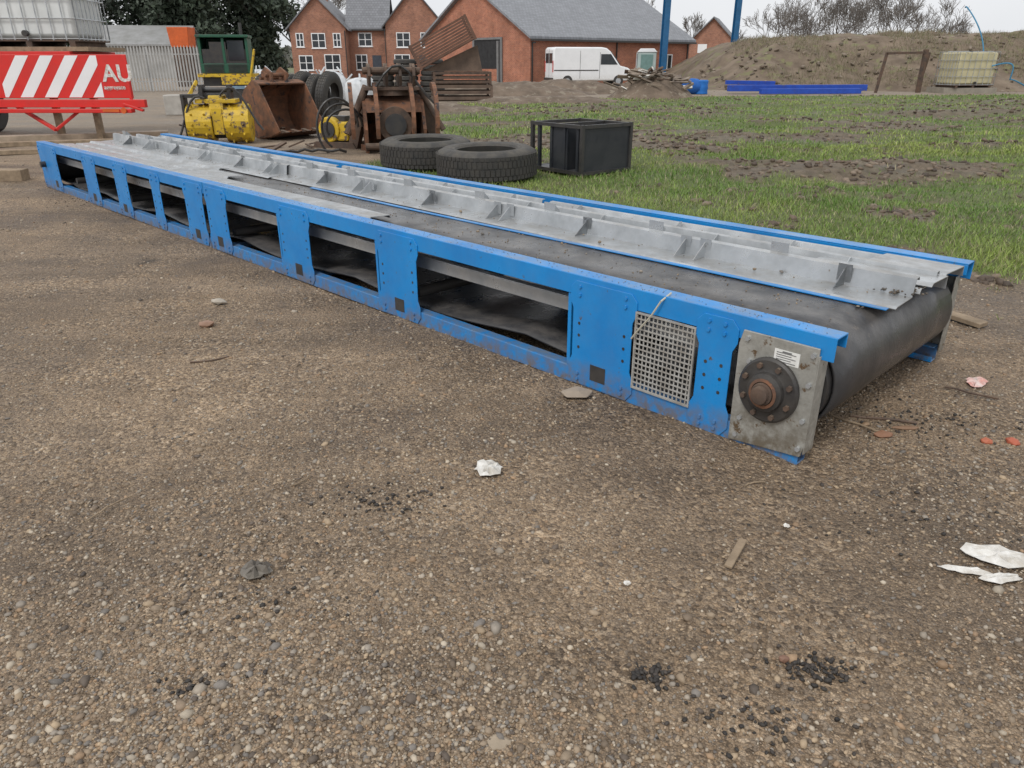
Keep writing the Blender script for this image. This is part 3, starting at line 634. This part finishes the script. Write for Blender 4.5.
# ---------------------------------------------------------------- trailer
def cage_tank(name,x,y,z,w,d,h,rz,mat,parent=None,seg=6):
    e=empty(name,(x,y,z),rz)
    if parent: e.parent=parent
    p=P(); p.box(-w/2+.05,w/2-.05,-d/2+.05,d/2-.05,.16,h-.03); p.make('bottle',mat,e,bevel=.09,smooth=True)
    p=P(); p.cyl((0,0,h-.04),(0,0,h+.04),.12,n=16); p.cyl((0,-d/2,.25),(0,-d/2-.1,.25),.06); p.make('cap_and_valve',BLK,e)
    g=P()
    for i in range(seg+1):
        xx=-w/2+w*i/seg; yy=-d/2+d*i/seg
        for s in(-1,1): g.cyl((xx,s*d/2,.12),(xx,s*d/2,h),.014,n=6); g.cyl((s*w/2,yy,.12),(s*w/2,yy,h),.014,n=6)
    for i in range(5):
        zz=.15+(h-.16)*i/4
        for s in(-1,1): g.cyl((-w/2,s*d/2,zz),(w/2,s*d/2,zz),.014,n=6); g.cyl((s*w/2,-d/2,zz),(s*w/2,d/2,zz),.014,n=6)
    for s in(-.3,.3): g.cyl((w*s,-d/2,h+.01),(w*s,d/2,h+.01),.02,n=6)
    g.make('cage',GALV,e)
    b=P()
    for s in(-1,0,1): b.box(s*w*.42-.06,s*w*.42+.06,-d/2,d/2,0,.10)
    b.box(-w/2,w/2,-d/2,d/2,.10,.13); b.make('pallet',RUSTD,e); return e
e=empty('trailer',(0,0,0))
tY=17.0; bx0,bx1=-10.85,-8.12
bd=P(); bd.box(bx0-1.2,bx1,tY,tY+.04,.86,1.72); bd.make('rear_board',RED,e,bevel=.01)
st=P(); zb,zt=.88,1.70; xend=bx1-.62
xx=bx0-.2
def clip(pl,xl,sgn):
    o=[]
    for i in range(len(pl)):
        a=pl[i];b=pl[(i+1)%len(pl)]; ia=sgn*(a[0]-xl)<=0; ib=sgn*(b[0]-xl)<=0
        if ia:o.append(a)
        if ia!=ib:
            t=(xl-a[0])/(b[0]-a[0]); o.append((xl,a[1]+(b[1]-a[1])*t))
    return o
while xx<xend:
    wv=.27; sl=.62
    pl=clip(clip([(xx,zb),(xx+wv,zb),(xx+wv+sl,zt),(xx+sl,zt)],xend,1),bx0,-1)
    if len(pl)>2: st.prism([(a,tY-.004,b) for a,b in pl],(0,.003,0))
    xx+=.52
st.make('white_chevrons',WHITE,e)
def txt(body,size,x,z,off):
    tx=bpy.data.curves.new('logo','FONT'); tx.body=body; tx.size=size; tx.extrude=.003; tx.offset=off; to=bpy.data.objects.new('logo_text',tx); COL.objects.link(to); to.parent=e; to.location=(x,tY-.006,z); to.rotation_euler=(R(90),0,0); tx.materials.append(WHITE)
txt('AU',.46,bx1-.56,1.2,.012); txt('aggregate',.12,bx1-.58,1.04,.002)
c=P(); c.box(-12.6,bx1+.28,tY-.12,tY+.0,.68,.84); c.box(-14.2,-9.3,tY+.05,tY+2.0,1.66,1.78); c.box(-12.4,bx1+.05,tY-.3,tY-.12,.58,.66); c.box(bx1-.06,bx1+.0,tY-.06,tY-.001,.84,1.2)
c.beam((-10.9,tY+.3,.72),(-9.7,tY-.4,.25),.07,.07); c.beam((-9.7,tY-.4,.25),(-9.2,tY,.7),.06,.06); c.beam((-8.3,tY-.1,.75),(-7.9,tY-.1,.62),.1,.05)
c.make('chassis',RED,e,bevel=.01)
l=P(); l.box(-9.98,-9.86,tY+.1,tY+.22,0,1.66); l.box(-9.12,-9.0,tY+.1,tY+.22,0,1.66); l.box(-10.1,-9.75,tY,tY+.3,0,.02); l.box(-9.25,-8.9,tY,tY+.3,0,.02); l.make('support_legs',WOOD,e)
wh=P()
for (x,y) in((-12.6,17.6),(-12.6,19)): wh.lathe([(.2,-.15),(.45,-.16),(.52,-.1),(.52,.1),(.45,.16),(.2,.15)],32,Matrix.Translation((x,y,.53))@Matrix.Rotation(math.pi/2,4,'Y'),True)
wh.make('wheels',TYRE,e,smooth=True)
p=P(); p.box(-12.2,-8.95,tY+.15,tY+1.8,1.785,1.87); p.make('deck_boards',WOOD,e)
lt=P(); lt.cyl((-12.1,tY-.3,.63),(-12.1,tY-.34,.63),.06); lt.cyl((bx1-.1,tY-.3,.63),(bx1-.1,tY-.34,.63),.06); lt.box(bx1-.55,bx1-.2,tY-.315,tY-.301,.60,.66); lt.make('rear_lights',ORANGE,e)
P().tube([Vector((-11.6+.54*i/15,tY-.2,1.6-1.25*math.sin(i/15*2.6))) for i in range(16)],.025).make('air_hose',BLK,e)
cage_tank('ibc_tank',-10.25,tY+.95,1.875,2.1,1.5,1.7,R(4),PLASW,None,8)
p=P(); p.box(-11.35,-11.1,tY+.05,tY+.3,1.88,2.0); p.cyl((-11.2,tY+.1,1.95),(-10.9,tY,2.02),.05); p.make('brass_valve',RUST,e)

# ---------------------------------------------------------------- fence, machine etc.
e=empty('palisade_fence',(-26.5,44.5,0),R(3))
p=P()
for i in range(56):
    x=i*.17; p.prism([(x,0,.05),(x+.08,0,.05),(x+.08,0,2.25),(x+.04,0,2.38),(x,0,2.25)],(0,.02,0))
for z in(.5,1.9): p.box(0,9.5,.025,.06,z,z+.06)
for i in range(4): p.box(i*3.1,i*3.1+.09,.065,.15,0,2.3)
p.make('pales',pm('fence_galv',(.42,.42,.41),(.3,.3,.29),ns=1),e)
e=empty('power_unit',(-11.1,31.5,0),R(12))
p=P(); p.box(-.9,.9,-.7,.7,1.15,1.5); p.box(-.9,-.80,-.7,.7,1.5,2.4); p.box(.80,.9,-.7,.7,1.5,2.4); p.box(-.05,.05,-.7,-.6,1.5,2.4); p.box(-.80,.80,.6,.7,1.5,2.4); p.box(-.95,.95,-.78,.75,2.4,2.5); p.make('green_housing',GREEN,e,bevel=.02)
p=P(); p.box(-.79,.79,-.66,.59,1.5,2.0); p.box(-.5,.1,-.68,-.3,1.5,2.25); p.cyl((.6,.3,2.5),(.6,.3,2.95),.06); p.box(-.9,.9,-.6,.6,.7,1.1)
for i in range(7): p.box(-.78,-.08,-.73,-.705,1.18+i*.045,1.20+i*.045); p.box(.1,.78,-.73,-.705,1.18+i*.045,1.20+i*.045)
p.make('engine_and_louvres',BLK,e)
P().box(.15,.74,-.69,-.67,1.62,2.3).make('cab_glass',GLASS,e)
p=P(); p.box(-1.05,1.05,-.8,.8,1.02,1.14); p.box(-.2,1.05,-.9,-.82,.75,1.02); p.beam((-1.1,-.85,.9),(-1.5,-1.0,.3),.15,.12); p.beam((.9,-.85,1.1),(1.15,-1.0,2.0),.07,.07); p.make('yellow_deck',YEL,e,bevel=.01)
p=P()
for s in(-.75,.55):
    p.prism([(-1.3,s,.25),(-1.1,s,0),(1.1,s,0),(1.3,s,.25),(1.1,s,.55),(-1.1,s,.55)],(0,.25,0))
p.make('crawler_tracks',BLK,e,bevel=.03)
e=empty('orange_hopper',(-19.0,47,0))
p=P(); p.prism([(-.5,-.5,2.3),(.5,-.5,2.3),(.6,-.5,3.35),(-.6,-.5,3.35)],(0,1.1,0)); p.make('hopper',ORANGE,e,bevel=.02)
p=P(); p.prism([(-.45,-.45,.2),(.45,-.45,.2),(.45,-.45,2.29),(-.45,-.45,2.29)],(0,.9,0)); p.make('base_unit',RUSTD,e)
P().box(-.8,.8,-.3,.3,0,.6).make('concrete_block',pm('concrete',(.45,.43,.39),(.33,.31,.28),ns=3,bump=.3),bevel=.02,loc=(-10.3,25.5,0),rot=(0,0,.1))

# ---------------------------------------------------------------- buildings
def brickmat(name,c1,c2,mo):
    m,nt,b=newmat(name); tc=N(nt,'ShaderNodeTexCoord').outputs['Object']; sp=N(nt,'ShaderNodeSeparateXYZ'); nt.links.new(tc,sp.inputs[0])
    cb=N(nt,'ShaderNodeCombineXYZ'); nt.links.new(mul(nt,sp.outputs[0],sp.outputs[1],'ADD'),cb.inputs[0]); nt.links.new(sp.outputs[2],cb.inputs[1])
    br=N(nt,'ShaderNodeTexBrick'); nt.links.new(cb.outputs[0],br.inputs['Vector']); br.inputs['Scale'].default_value=1
    br.inputs['Brick Width'].default_value=.225; br.inputs['Row Height'].default_value=.075; br.inputs['Mortar Size'].default_value=.008
    br.inputs['Color1'].default_value=(*c1,1);br.inputs['Color2'].default_value=(*c2,1);br.inputs['Mortar'].default_value=(*mo,1)
    n=noise(nt,tc,.9,7,.75); c=mix(nt,1.0,br.outputs[0],mix(nt,mr(nt,n.outputs[0],.35,.65),(.72,.70,.68),(1.18,1.15,1.12)),'MULTIPLY')
    n=noise(nt,cb.outputs[0],4.5,2,.6); c=mix(nt,mr(nt,n.outputs[0],.60,.68,0,.45),c,(c2[0]*.5,c2[1]*.6,c2[2]*.8))
    nt.links.new(c,b.inputs['Base Color']); b.inputs['Roughness'].default_value=.9; return m
BR1=brickmat('barn_brick',(.45,.16,.088),(.33,.11,.066),(.36,.28,.22)); BR2=brickmat('house_brick',(.38,.16,.095),(.27,.11,.072),(.33,.27,.22))
def slate(name,c):
    m,nt,b=newmat(name); tc=N(nt,'ShaderNodeTexCoord').outputs['Object']
    br=N(nt,'ShaderNodeTexBrick'); nt.links.new(tc,br.inputs['Vector']); br.inputs['Scale'].default_value=1; br.inputs['Brick Width'].default_value=.3; br.inputs['Row Height'].default_value=.22; br.inputs['Mortar Size'].default_value=.012
    br.inputs['Color1'].default_value=(*c,1); br.inputs['Color2'].default_value=(c[0]*.8,c[1]*.8,c[2]*.8,1); br.inputs['Mortar'].default_value=(c[0]*.45,c[1]*.45,c[2]*.45,1)
    n=noise(nt,tc,.6,5,.7); cc=mix(nt,1.0,br.outputs[0],mix(nt,n.outputs[0],(.8,.8,.8),(1.2,1.2,1.2)),'MULTIPLY'); nt.links.new(cc,b.inputs['Base Color']); b.inputs['Roughness'].default_value=.6; return m
SL1=slate('slate_roof',(.25,.26,.28)); SL2=slate('house_slate',(.20,.205,.22))
def gable_block(e,tag,x0,x1,y0,y1,ze,zr,axis,BR,SL,th=.18,ov=.35):
    p=P(); 
    if axis=='x':
        ym=(y0+y1)/2; p.prism([(x0,y0,0),(x0,y1,0),(x0,y1,ze),(x0,ym,zr),(x0,y0,ze)],(x1-x0,0,0))
        p.make(tag+'_walls',BR,e); r=P(); k=(zr-ze)/(ym-y0)
        for s in(-1,1):
            ye=ym+s*(ym-y0+ov); zz=ze-ov*k
            r.prism([(x0-ov,ym,zr+.02),(x0-ov,ye,zz+.02),(x0-ov,ye,zz+th),(x0-ov,ym,zr+th)],(x1-x0+2*ov,0,0))
        r.make(tag+'_roof',SL,e)
    else:
        xm=(x0+x1)/2; p.prism([(x0,y0,0),(x1,y0,0),(x1,y0,ze),(xm,y0,zr),(x0,y0,ze)],(0,y1-y0,0)); p.make(tag+'_walls',BR,e); r=P(); k=(zr-ze)/(xm-x0)
        for s in(-1,1):
            xe=xm+s*(xm-x0+ov); zz=ze-ov*k
            r.prism([(xm,y0-ov,zr+.02),(xe,y0-ov,zz+.02),(xe,y0-ov,zz+th),(xm,y0-ov,zr+th)],(0,y1-y0+2*ov,0))
        r.make(tag+'_roof',SL,e)
e=empty('brick_barn',(1.26,56,0),math.atan2(.64,.77))
gable_block(e,'barn',0,17.4,0,13,3.15,6.7,'x',BR1,SL1)
p=P(); p.box(-.03,-.003,3.2,6.3,0,3.0); p.make('door_opening',pm('dark_interior',(.02,.02,.022)),e)
p=P(); p.box(-.10,-.032,3.0,3.2,0,3.15); p.box(-.10,-.032,6.3,6.5,0,3.15); p.box(-.10,-.032,3.2,6.3,3.0,3.15); p.box(-.2,-.032,3.3,3.5,0,2.9); p.make('door_frame',pm('grey_frame',(.2,.2,.2)),e)
g=P(); g.box(-.3,17.7,-.50,-.38,2.85,2.97); g.box(.1,.2,-.36,-.02,2.7,2.8); g.box(.1,.18,-.10,-.02,0,2.75); g.box(17.1,17.18,-.1,-.02,0,2.85); g.box(8.6,8.68,-.1,-.02,0,2.85); g.make('gutter_and_downpipes',BLK,e)
w=P(); wf=P()
for (a,b,z0,z1) in((2.5,3.7,1.0,2.1),(6,7.2,1.0,2.1),(14.2,15.2,1.0,2.0),(11,12.0,0,2.1)):
    w.box(a,b,-.012,-.003,z0,z1); 
    wf.box(a-.07,a,-.05,-.003,z0-.07,z1+.07); wf.box(b,b+.07,-.05,-.003,z0-.07,z1+.07); wf.box(a,b,-.05,-.003,z1,z1+.07); wf.box(a,b,-.05,-.003,z0-.07,z0); wf.box((a+b)/2-.03,(a+b)/2+.03,-.04,-.013,z0,z1)
w.make('window_glass',GLASS,e); wf.make('window_frames',WHITE,e)
r=P(); r.box(-.4,17.8,6.42,6.58,6.86,6.94); r.make('ridge_tiles',pm('ridge',(.18,.17,.17)),e)
e=empty('brick_house',(-21.7,80,0),R(3))
gable_block(e,'left_wing',0,5.4,0,9,4.6,7.3,'y',BR2,SL2); gable_block(e,'main',5.4,9.2,2.0,8.0,4.7,7.8,'x',BR2,SL2,ov=.3)
gable_block(e,'right_wing',9.2,14.9,1.0,9,4.9,8.1,'y',BR2,SL2)
w=P();wf=P()
def win(a,b,z0,z1,y):
    w.box(a,b,y-.012,y-.004,z0,z1); t=.08
    wf.box(a-t,a,y-.05,y-.004,z0-t,z1+t); wf.box(b,b+t,y-.05,y-.004,z0-t,z1+t); wf.box(a,b,y-.05,y-.004,z1,z1+t); wf.box(a-.15,b+.15,y-.09,y-.052,z0-t-.06,z0-t)
    wf.box(a,b,y-.05,y-.004,z0-t,z0); wf.box((a+b)/2-.04,(a+b)/2+.04,y-.04,y-.013,z0,z1); wf.box(a,b,y-.045,y-.041,(z0+z1)/2-.03,(z0+z1)/2+.03)
win(.6,1.2,2.9,4.0,0); win(2.1,3.3,2.8,4.0,0); win(4.2,4.8,2.9,4.0,0); win(.7,1.9,.8,2.0,0); win(3.2,4.6,.8,2.1,0)
win(6.4,7.6,3.0,4.1,2.0); win(6.0,7.0,.8,2.1,2.0); win(10.3,11.5,2.9,4.1,1.0); win(12.7,13.8,2.9,4.1,1.0); win(10.0,11.4,.8,2.1,1.0)
w.make('window_glass',GLASS,e); wf.make('window_frames',WHITE,e)
p=P(); p.box(7.6,8.5,1.95,1.99,0,2.1); p.box(12.4,13.4,.94,.99,0,2.1); p.make('doors',pm('door_dark',(.05,.06,.08)),e)
p=P(); p.box(2.2,3.0,5.0,5.8,6.2,8.8); p.box(6.0,6.9,4.6,5.4,7.0,9.2); p.make('chimney',BR2,e)
p=P(); p.box(5.55,9.0,1.6,1.69,4.35,4.47); p.cyl((5.3,-.06,0),(5.3,-.06,4.3),.05,n=6); p.cyl((9.1,.94,0),(9.1,.94,4.5),.05,n=6); p.make('gutters',BLK,e)
e=empty('farm_shed',(-41,78,0),R(10)); gable_block(e,'shed',0,9,0,9,3.0,4.7,'x',pm('shed_cladding',(.33,.32,.30),ns=1),pm('asbestos_roof',(.30,.30,.30),(.22,.22,.21),ns=1))
e=empty('farmhouse',(20.0,92,0),R(-20)); gable_block(e,'farmhouse',0,5,0,5,3.5,5.9,'y',BR2,SL2); P().box(1,2,-.03,-.004,2.4,3.3).make('window',WHITE,e)
P().box(-6,0,0,.3,0,1.1).make('brick_wall',BR1,loc=(-1.0,52.5,0),rot=(0,0,.05))

e=empty('white_van',(5.15,54.6,0),R(14))
prof=[(-2.75,.35),(2.5,.35),(2.78,.5),(2.8,.95),(2.55,1.15),(1.95,1.30),(1.25,2.15),(.95,2.36),(.6,2.42),(-2.6,2.42),(-2.75,2.3)]
p=P(); p.prism([(a,-.98,b) for a,b in prof],(0,1.96,0)); p.make('body',WHITE,e,bevel=.08,smooth=True)
p=P()
for y in(-.992,.982): p.prism([(1.75,y,1.36),(1.25,y,2.0),(.55,y,2.0),(.55,y,1.36)],(0,.01,0))
p.prism([(1.96,-.85,1.345),(1.27,-.8,2.155),(1.27,.8,2.155),(1.96,.85,1.345)],(.03,0,.03)); 
for s in(-.75,.08): p.box(-2.765,-2.752,s,s+.67,1.45,2.05)
p.make('windows',GLASS,e)
p=P()
for x in(-1.75,1.85):
    for y in(-.99,.77): p.cyl((x,y,.35),(x,y+.22,.35),.35,n=24)
p.box(-2.82,-2.74,-.95,.95,.32,.55); p.box(2.74,2.83,-.9,.9,.36,.58); p.box(-2.7,.4,-.996,-.981,.98,1.04); p.box(-2.757,-2.751,-.01,.01,.4,2.3); p.box(.48,.50,-.99,-.981,.5,2.1); p.box(-.9,-.88,-.99,-.981,.5,2.2)
p.make('wheels_and_trim',BLK,e)
p=P(); p.box(-2.77,-2.752,-.96,-.84,.9,1.6); p.box(-2.77,-2.752,.84,.96,.9,1.6); p.make('tail_lights',RED,e)
p=P(); 
for x in(-1.75,1.85): p.cyl((x,-1.0,.35),(x,-.991,.35),.18,n=16)
p.make('wheel_hubs',GALV,e)
e=empty('portable_toilet',(9.6,57.5,0),R(-10))
p=P(); p.box(-.65,.65,-.6,.6,.1,2.15); p.make('cabin',pm('toilet_grey',(.42,.50,.48),ns=1),e,bevel=.04)
p=P(); p.prism([(-.7,-.65,2.15),(.7,-.65,2.15),(.48,-.65,2.38),(-.48,-.65,2.38)],(0,1.3,0)); p.box(-.7,.7,-.65,.65,0,.1); p.make('roof_and_base',WHITE,e,bevel=.02)
P().box(-.42,.42,-.63,-.602,.15,2.0).make('door',pm('toilet_door',(.16,.27,.25)),e)
BLP=pm('blue_post_paint',(.015,.12,.28),(.012,.09,.2),rough=.5,spot=(.1,.08,.06),sth=.66,ss=3)
def ipost(x,y,h,w=.40):
    e=empty('steel_post',(x,y,0),R(15)); p=P(); p.box(-w/2,w/2,-w/2,-w/2+.05,0,h); p.box(-w/2,w/2,w/2-.05,w/2,0,h); p.box(-.03,.03,-w/2+.05,w/2-.05,0,h); p.box(-w*.9,w*.9,-w*.9,w*.9,0,.06); p.make('column',BLP,e)
ipost(10.5,56.2,9.5); ipost(18.0,66,10.5,.42)

# ---------------------------------------------------------------- mound
ux=np.linspace(9.5,120,420); uy=np.linspace(42.5,72,120); A,B=np.meshgrid(ux,uy)
bx=A+ (fbm(A,B,.25,40)-.5)*3; by=B+(fbm(A,B,.22,43)-.5)*3.5
z=3.05*sst(43.8,52.5,by)*(1-sst(62,71,by))*sst(10.2,16.5,bx)*(1+.16*sst(20,45,A))
z=z*(.90+.22*fbm(A,B,.2,50))+(fbm(A,B,.7,52,5)-.5)*.75*sst(.2,1.2,z)-.1
I=np.arange(A.size).reshape(A.shape); F=np.stack([I[:-1,:-1].ravel(),I[:-1,1:].ravel(),I[1:,1:].ravel(),I[1:,:-1].ravel()],1)
fast_mesh('soil_mound',np.stack([A.ravel(),B.ravel(),z.ravel()],1),F,SOILG,None,True)
mz=z; 
def mh(x,y):
    i=np.clip(np.searchsorted(ux,x),0,len(ux)-1); j=np.clip(np.searchsorted(uy,y),0,len(uy)-1); return mz[j,i]
m=50000; wx=nr.uniform(11,60,m); wy=nr.uniform(44,57,m); zz=mh(wx,wy); k=(zz>.3)&(fbm(wx,wy,.35,60)+.04*(zz-1.5)>.52); wx=wx[k];wy=wy[k];zz=zz[k]; m=len(wx)
hh=nr.uniform(.08,.34,m); a=nr.uniform(0,6.28,m); ww=nr.uniform(.008,.02,m); lx=nr.normal(0,.12,m)
V=np.stack([np.stack([wx-np.cos(a)*ww,wy-np.sin(a)*ww,zz-.03],1),np.stack([wx+np.cos(a)*ww,wy+np.sin(a)*ww,zz-.03],1),np.stack([wx+lx,wy,zz+hh],1)],1).reshape(-1,3)
cc=np.array([(.25,.20,.13),(.17,.15,.08),(.13,.145,.06),(.19,.155,.10),(.29,.24,.17)])[nr.randint(0,5,m)]
fast_mesh('weeds',V,np.arange(m*3).reshape(-1,3),GM,np.repeat(cc,3,0))
m=900; wx=nr.uniform(11,45,m); wy=nr.uniform(43.5,54,m); stones('mound_clods',wx,wy,mh(wx,wy)-.03,nr.uniform(.04,.17,m),[(.15,.113,.08),(.105,.08,.057),(.23,.185,.14)],STM,jit=.35)
e=empty('blue_steel_beams',(0,0,0))
p=P(); p.beam((11.3,41.6,.28),(18.9,42.6,.28),.35,.30); p.beam((12.8,41.0,.15),(18.2,41.6,.15),.3,.25); p.beam((11.3,42.2,.55),(14,42.6,.5),.2,.2)
p.make('beams',pm('blue_beam',(.012,.075,.45),(.012,.05,.32),rough=.5,spot=(.15,.12,.1),sth=.63,ss=3),e,bevel=.01)
e=empty('blue_drum',(9.8,41.5,0),.3)
P().lathe([(0,0),(.36,0),(.40,.03),(.38,.2),(.41,.3),(.38,.4),(.40,.62),(.36,.68),(0,.68)],28).make('drum',pm('drum_blue',(.01,.16,.55)),e,smooth=True)
P().lathe([(0,.0),(.36,0),(.4,.4),(.36,.8),(0,.8)],24,Matrix.Translation((.1,.0,.38))@Matrix.Rotation(1.57,4,'Y')@Matrix.Translation((0,0,-1.1))).make('side_drum',pm('drum_blue2',(.01,.12,.45)),e,smooth=True)
e=empty('steel_gate_frame',(20.9,43.2,0),R(5)); p=P(); p.beam((-1.2,0,0),(-.95,0,2.0),.12,.12); p.beam((1.2,0,0),(1.2,0,2.15),.2,.2); p.beam((-1.0,0,1.95),(1.2,0,2.0),.12,.12); p.beam((1.25,.1,.2),(1.55,.2,2.0),.1,.1); p.make('frame',RUSTD,e)
cage_tank('ibc_tank',24.3,43.0,.28,2.3,1.6,1.75,R(8),PLASY,None,7)
p=P(); p.box(22.9,25.7,42.2,44,0,.28); p.make('concrete_base',pm('base_conc',(.3,.27,.22)))
p=P(); pts=[]
for i in range(40):
    t=i/39; pts.append(Vector((25.2+2.6*t+.3*math.sin(t*9),42.3-.4*math.sin(t*5),1.3*(1-t)**1.2+.5*abs(math.sin(t*7))*(1-t)+.04)))
p.tube(pts,.035)
pts=[]
for i in range(20):
    t=i/19; pts.append(Vector((25.4-.5*t+.25*math.sin(t*6),43.4+2*t,.4+3.9*math.sin(t*1.7)))) 
p.tube(pts,.035)
p.make('water_hose',pm('hose_blue',(.06,.25,.42)))

# ---------------------------------------------------------------- trees
def grow(segs,p,d,L,r,dep,rg,spread=.55,up=.12):
    k=3; 
    for i in range(k):
        nd=(d+Vector((rg.gauss(0,.13),rg.gauss(0,.13),rg.gauss(0,.08)+up*.3))).normalized(); q=p+nd*L/k; r2=r*.86
        segs.append((p,q,r,r2)); p=q;d=nd;r=r2
        if dep>0 and i>0:
            for _ in range(2 if i==k-1 else rg.choice((1,2))):
                a=rg.uniform(0,6.28); o=d.orthogonal().normalized(); o=Matrix.Rotation(a,3,d)@o
                nd2=(d+o*rg.uniform(spread*.7,spread*1.5)+Vector((0,0,up))).normalized()
                grow(segs,p,nd2,L*rg.uniform(.6,.82),r*.66,dep-1,rg,spread,up)
def tree(name,x,y,h,seed,mat,leaf=None,nleaf=0,dep=5,z=0,lsize=.3,trunk=.33,skirt=0,tw=.016):
    rg=random.Random(seed); segs=[]; grow(segs,Vector((0,0,0)),Vector((0,0,1)),h*trunk,h*.014+.03,dep,rg)
    mz=max(s[1].z for s in segs); sc=h/mz
    e=empty(name,(x,y,z),rg.uniform(0,6)); V=[];F=[]
    for p,q,r0,r1 in segs:
        p=p*sc;q=q*sc;r0=max(r0,tw*1.2);r1=max(r1,tw); d=(q-p).normalized(); a=d.orthogonal().normalized(); b=d.cross(a); n=len(V)
        for c,r in((p,r0),(q,r1)):
            for t in(0,2.094,4.189): V.append(c+a*math.cos(t)*r+b*math.sin(t)*r)
        for i in range(3): F.append((n+i,n+(i+1)%3,n+3+(i+1)%3,n+3+i))
    o=fast_mesh('branches',np.array([tuple(v) for v in V]),np.array(F),mat); o.parent=e
    if nleaf:
        tips=np.array([tuple(s[1]*sc) for s in segs if s[2]<h*.010])
        if skirt:
            m=int(len(tips)*skirt); an=nr.uniform(0,6.28,m); zz=nr.uniform(.03,.5,m)*h; rr=h*.22*np.sqrt(nr.rand(m))*(1.1-zz/h); tips=np.concatenate([tips,np.stack([rr*np.cos(an),rr*np.sin(an),zz],1)])
        idx=nr.randint(0,len(tips),nleaf); c=tips[idx]+nr.normal(0,.5,(nleaf,3))*np.array([1,1,.8])
        c2=nr.normal(0,1,(nleaf,3)); c2/=np.linalg.norm(c2,axis=1)[:,None]; b2=np.cross(c2,nr.normal(0,1,(nleaf,3))); b2/=np.linalg.norm(b2,axis=1)[:,None]; s=nr.uniform(.5,1.2,(nleaf,1))*lsize
        V=np.stack([c-c2*s,c+b2*s*.5,c+c2*s,c-b2*s*.5],1).reshape(-1,3); F=np.arange(nleaf*4).reshape(-1,4)
        clump=fbm(c[:,0]*1.0+c[:,2],c[:,1]+c[:,2]*.7,.6,seed)[:,None]
        cl=np.array(leaf)[None]*(.4+1.3*clump)*nr.uniform(.7,1.3,(nleaf,1)); o=fast_mesh('foliage',V,F,GM,np.repeat(cl,4,0)); o.parent=e
BARK=pm('bark',(.10,.085,.07),(.06,.05,.042),rough=.9,ns=2)
BARKL=pm('twig_bark',(.20,.18,.165),(.14,.125,.11),rough=.9,ns=2)
for i,(x,y,h) in enumerate(((-49,94,16),(-43,96,17),(-37.5,92,14),(-32,98,16),(-54,88,14),(-39,104,18),(-34,90,10),(-29.5,95,11),(-46,88,8))):
    tree('evergreen_tree',x,y,h,100+i,BARK,(.055,.075,.05),7000,5,0,.36,.28,.8)
for i,(x,y,h) in enumerate(((-27,104,15),(-23,100,13))): tree('bare_tree',x,y,h,150+i,BARKL)
for i,(x,y,h) in enumerate(((28.5,90,8.5),(32,95,9.5),(35.5,92,9.2),(39,97,9.8),(42.5,93,9.5),(45.5,96,9.0),(48.5,92,8.2),(30.5,88,7),(53,98,6.5),(37,88,8.5),(26,97,5.5),(33.5,90,8.8),(41,90,9.0),(44,91,8.2))):
    tree('bare_tree',x,y,h,200+i,BARKL,None,0,5,0,.3,.26,0,.015)
for i,(x,y,h) in enumerate(((22,99,7),(8.5,100,10),(15,105,9))): tree('bare_tree',x,y,h,300+i,BARKL)
m=26000; hx=nr.uniform(-260,260,m); hy=nr.uniform(190,215,m); top=3.2+3.5*fbm(hx,hx*0+2,.05,70,4); hz=nr.rand(m)**.8*top
c2=nr.normal(0,1,(m,3)); b2=np.cross(c2,nr.normal(0,1,(m,3))); c2/=np.linalg.norm(c2,axis=1)[:,None]; b2/=np.linalg.norm(b2,axis=1)[:,None]; C=np.stack([hx,hy,hz],1); s=nr.uniform(.4,1.1,(m,1))
V=np.stack([C-c2*s,C+b2*s*.6,C+c2*s,C-b2*s*.6],1).reshape(-1,3); cc=np.array([(.15,.15,.13),(.19,.18,.16),(.13,.14,.11)])[nr.randint(0,3,m)]
fast_mesh('distant_trees',V,np.arange(m*4).reshape(-1,4),GM,np.repeat(cc,4,0))

# ---------------------------------------------------------------- world, light, camera
w=bpy.data.worlds.new('World'); scene.world=w; w.use_nodes=True; nt=w.node_tree; bg=nt.nodes['Background']
sky=N(nt,'ShaderNodeTexSky',sky_type='NISHITA'); sky.sun_disc=False; sky.sun_elevation=R(50); sky.sun_rotation=R(210); sky.dust_density=4; sky.air_density=1.2
hs=N(nt,'ShaderNodeHueSaturation'); hs.inputs['Saturation'].default_value=.12; nt.links.new(sky.outputs[0],hs.inputs['Color'])
tc=N(nt,'ShaderNodeTexCoord'); cn_=noise(nt,tc.outputs['Generated'],2.2,5,.55)
cl=mix(nt,mr(nt,cn_.outputs[0],.3,.7),(7.6,7.8,8.1),(9.0,9.1,9.3))
c=mix(nt,.82,hs.outputs[0],cl); nt.links.new(c,bg.inputs['Color']); bg.inputs['Strength'].default_value=.118
s=bpy.data.lights.new('sun','SUN'); s.energy=1.45; s.angle=R(16); s.color=(1,.97,.93); so=bpy.data.objects.new('sun',s); COL.objects.link(so)
el,az=R(50),R(210)
dv=Vector((math.sin(az)*math.cos(el),math.cos(az)*math.cos(el),math.sin(el))); so.rotation_euler=dv.to_track_quat('Z','Y').to_euler(); so.location=(0,0,20)
cam=bpy.data.cameras.new('camera'); cam.lens=26.02; cam.sensor_width=36; cam.clip_end=2000; cam.clip_start=.05
co=bpy.data.objects.new('camera',cam); COL.objects.link(co); co.location=(0,0,1.6); co.rotation_euler=(R(90-23.6),0,0); scene.camera=co
scene.view_settings.view_transform='Standard'; scene.view_settings.look='None'; scene.view_settings.exposure=0
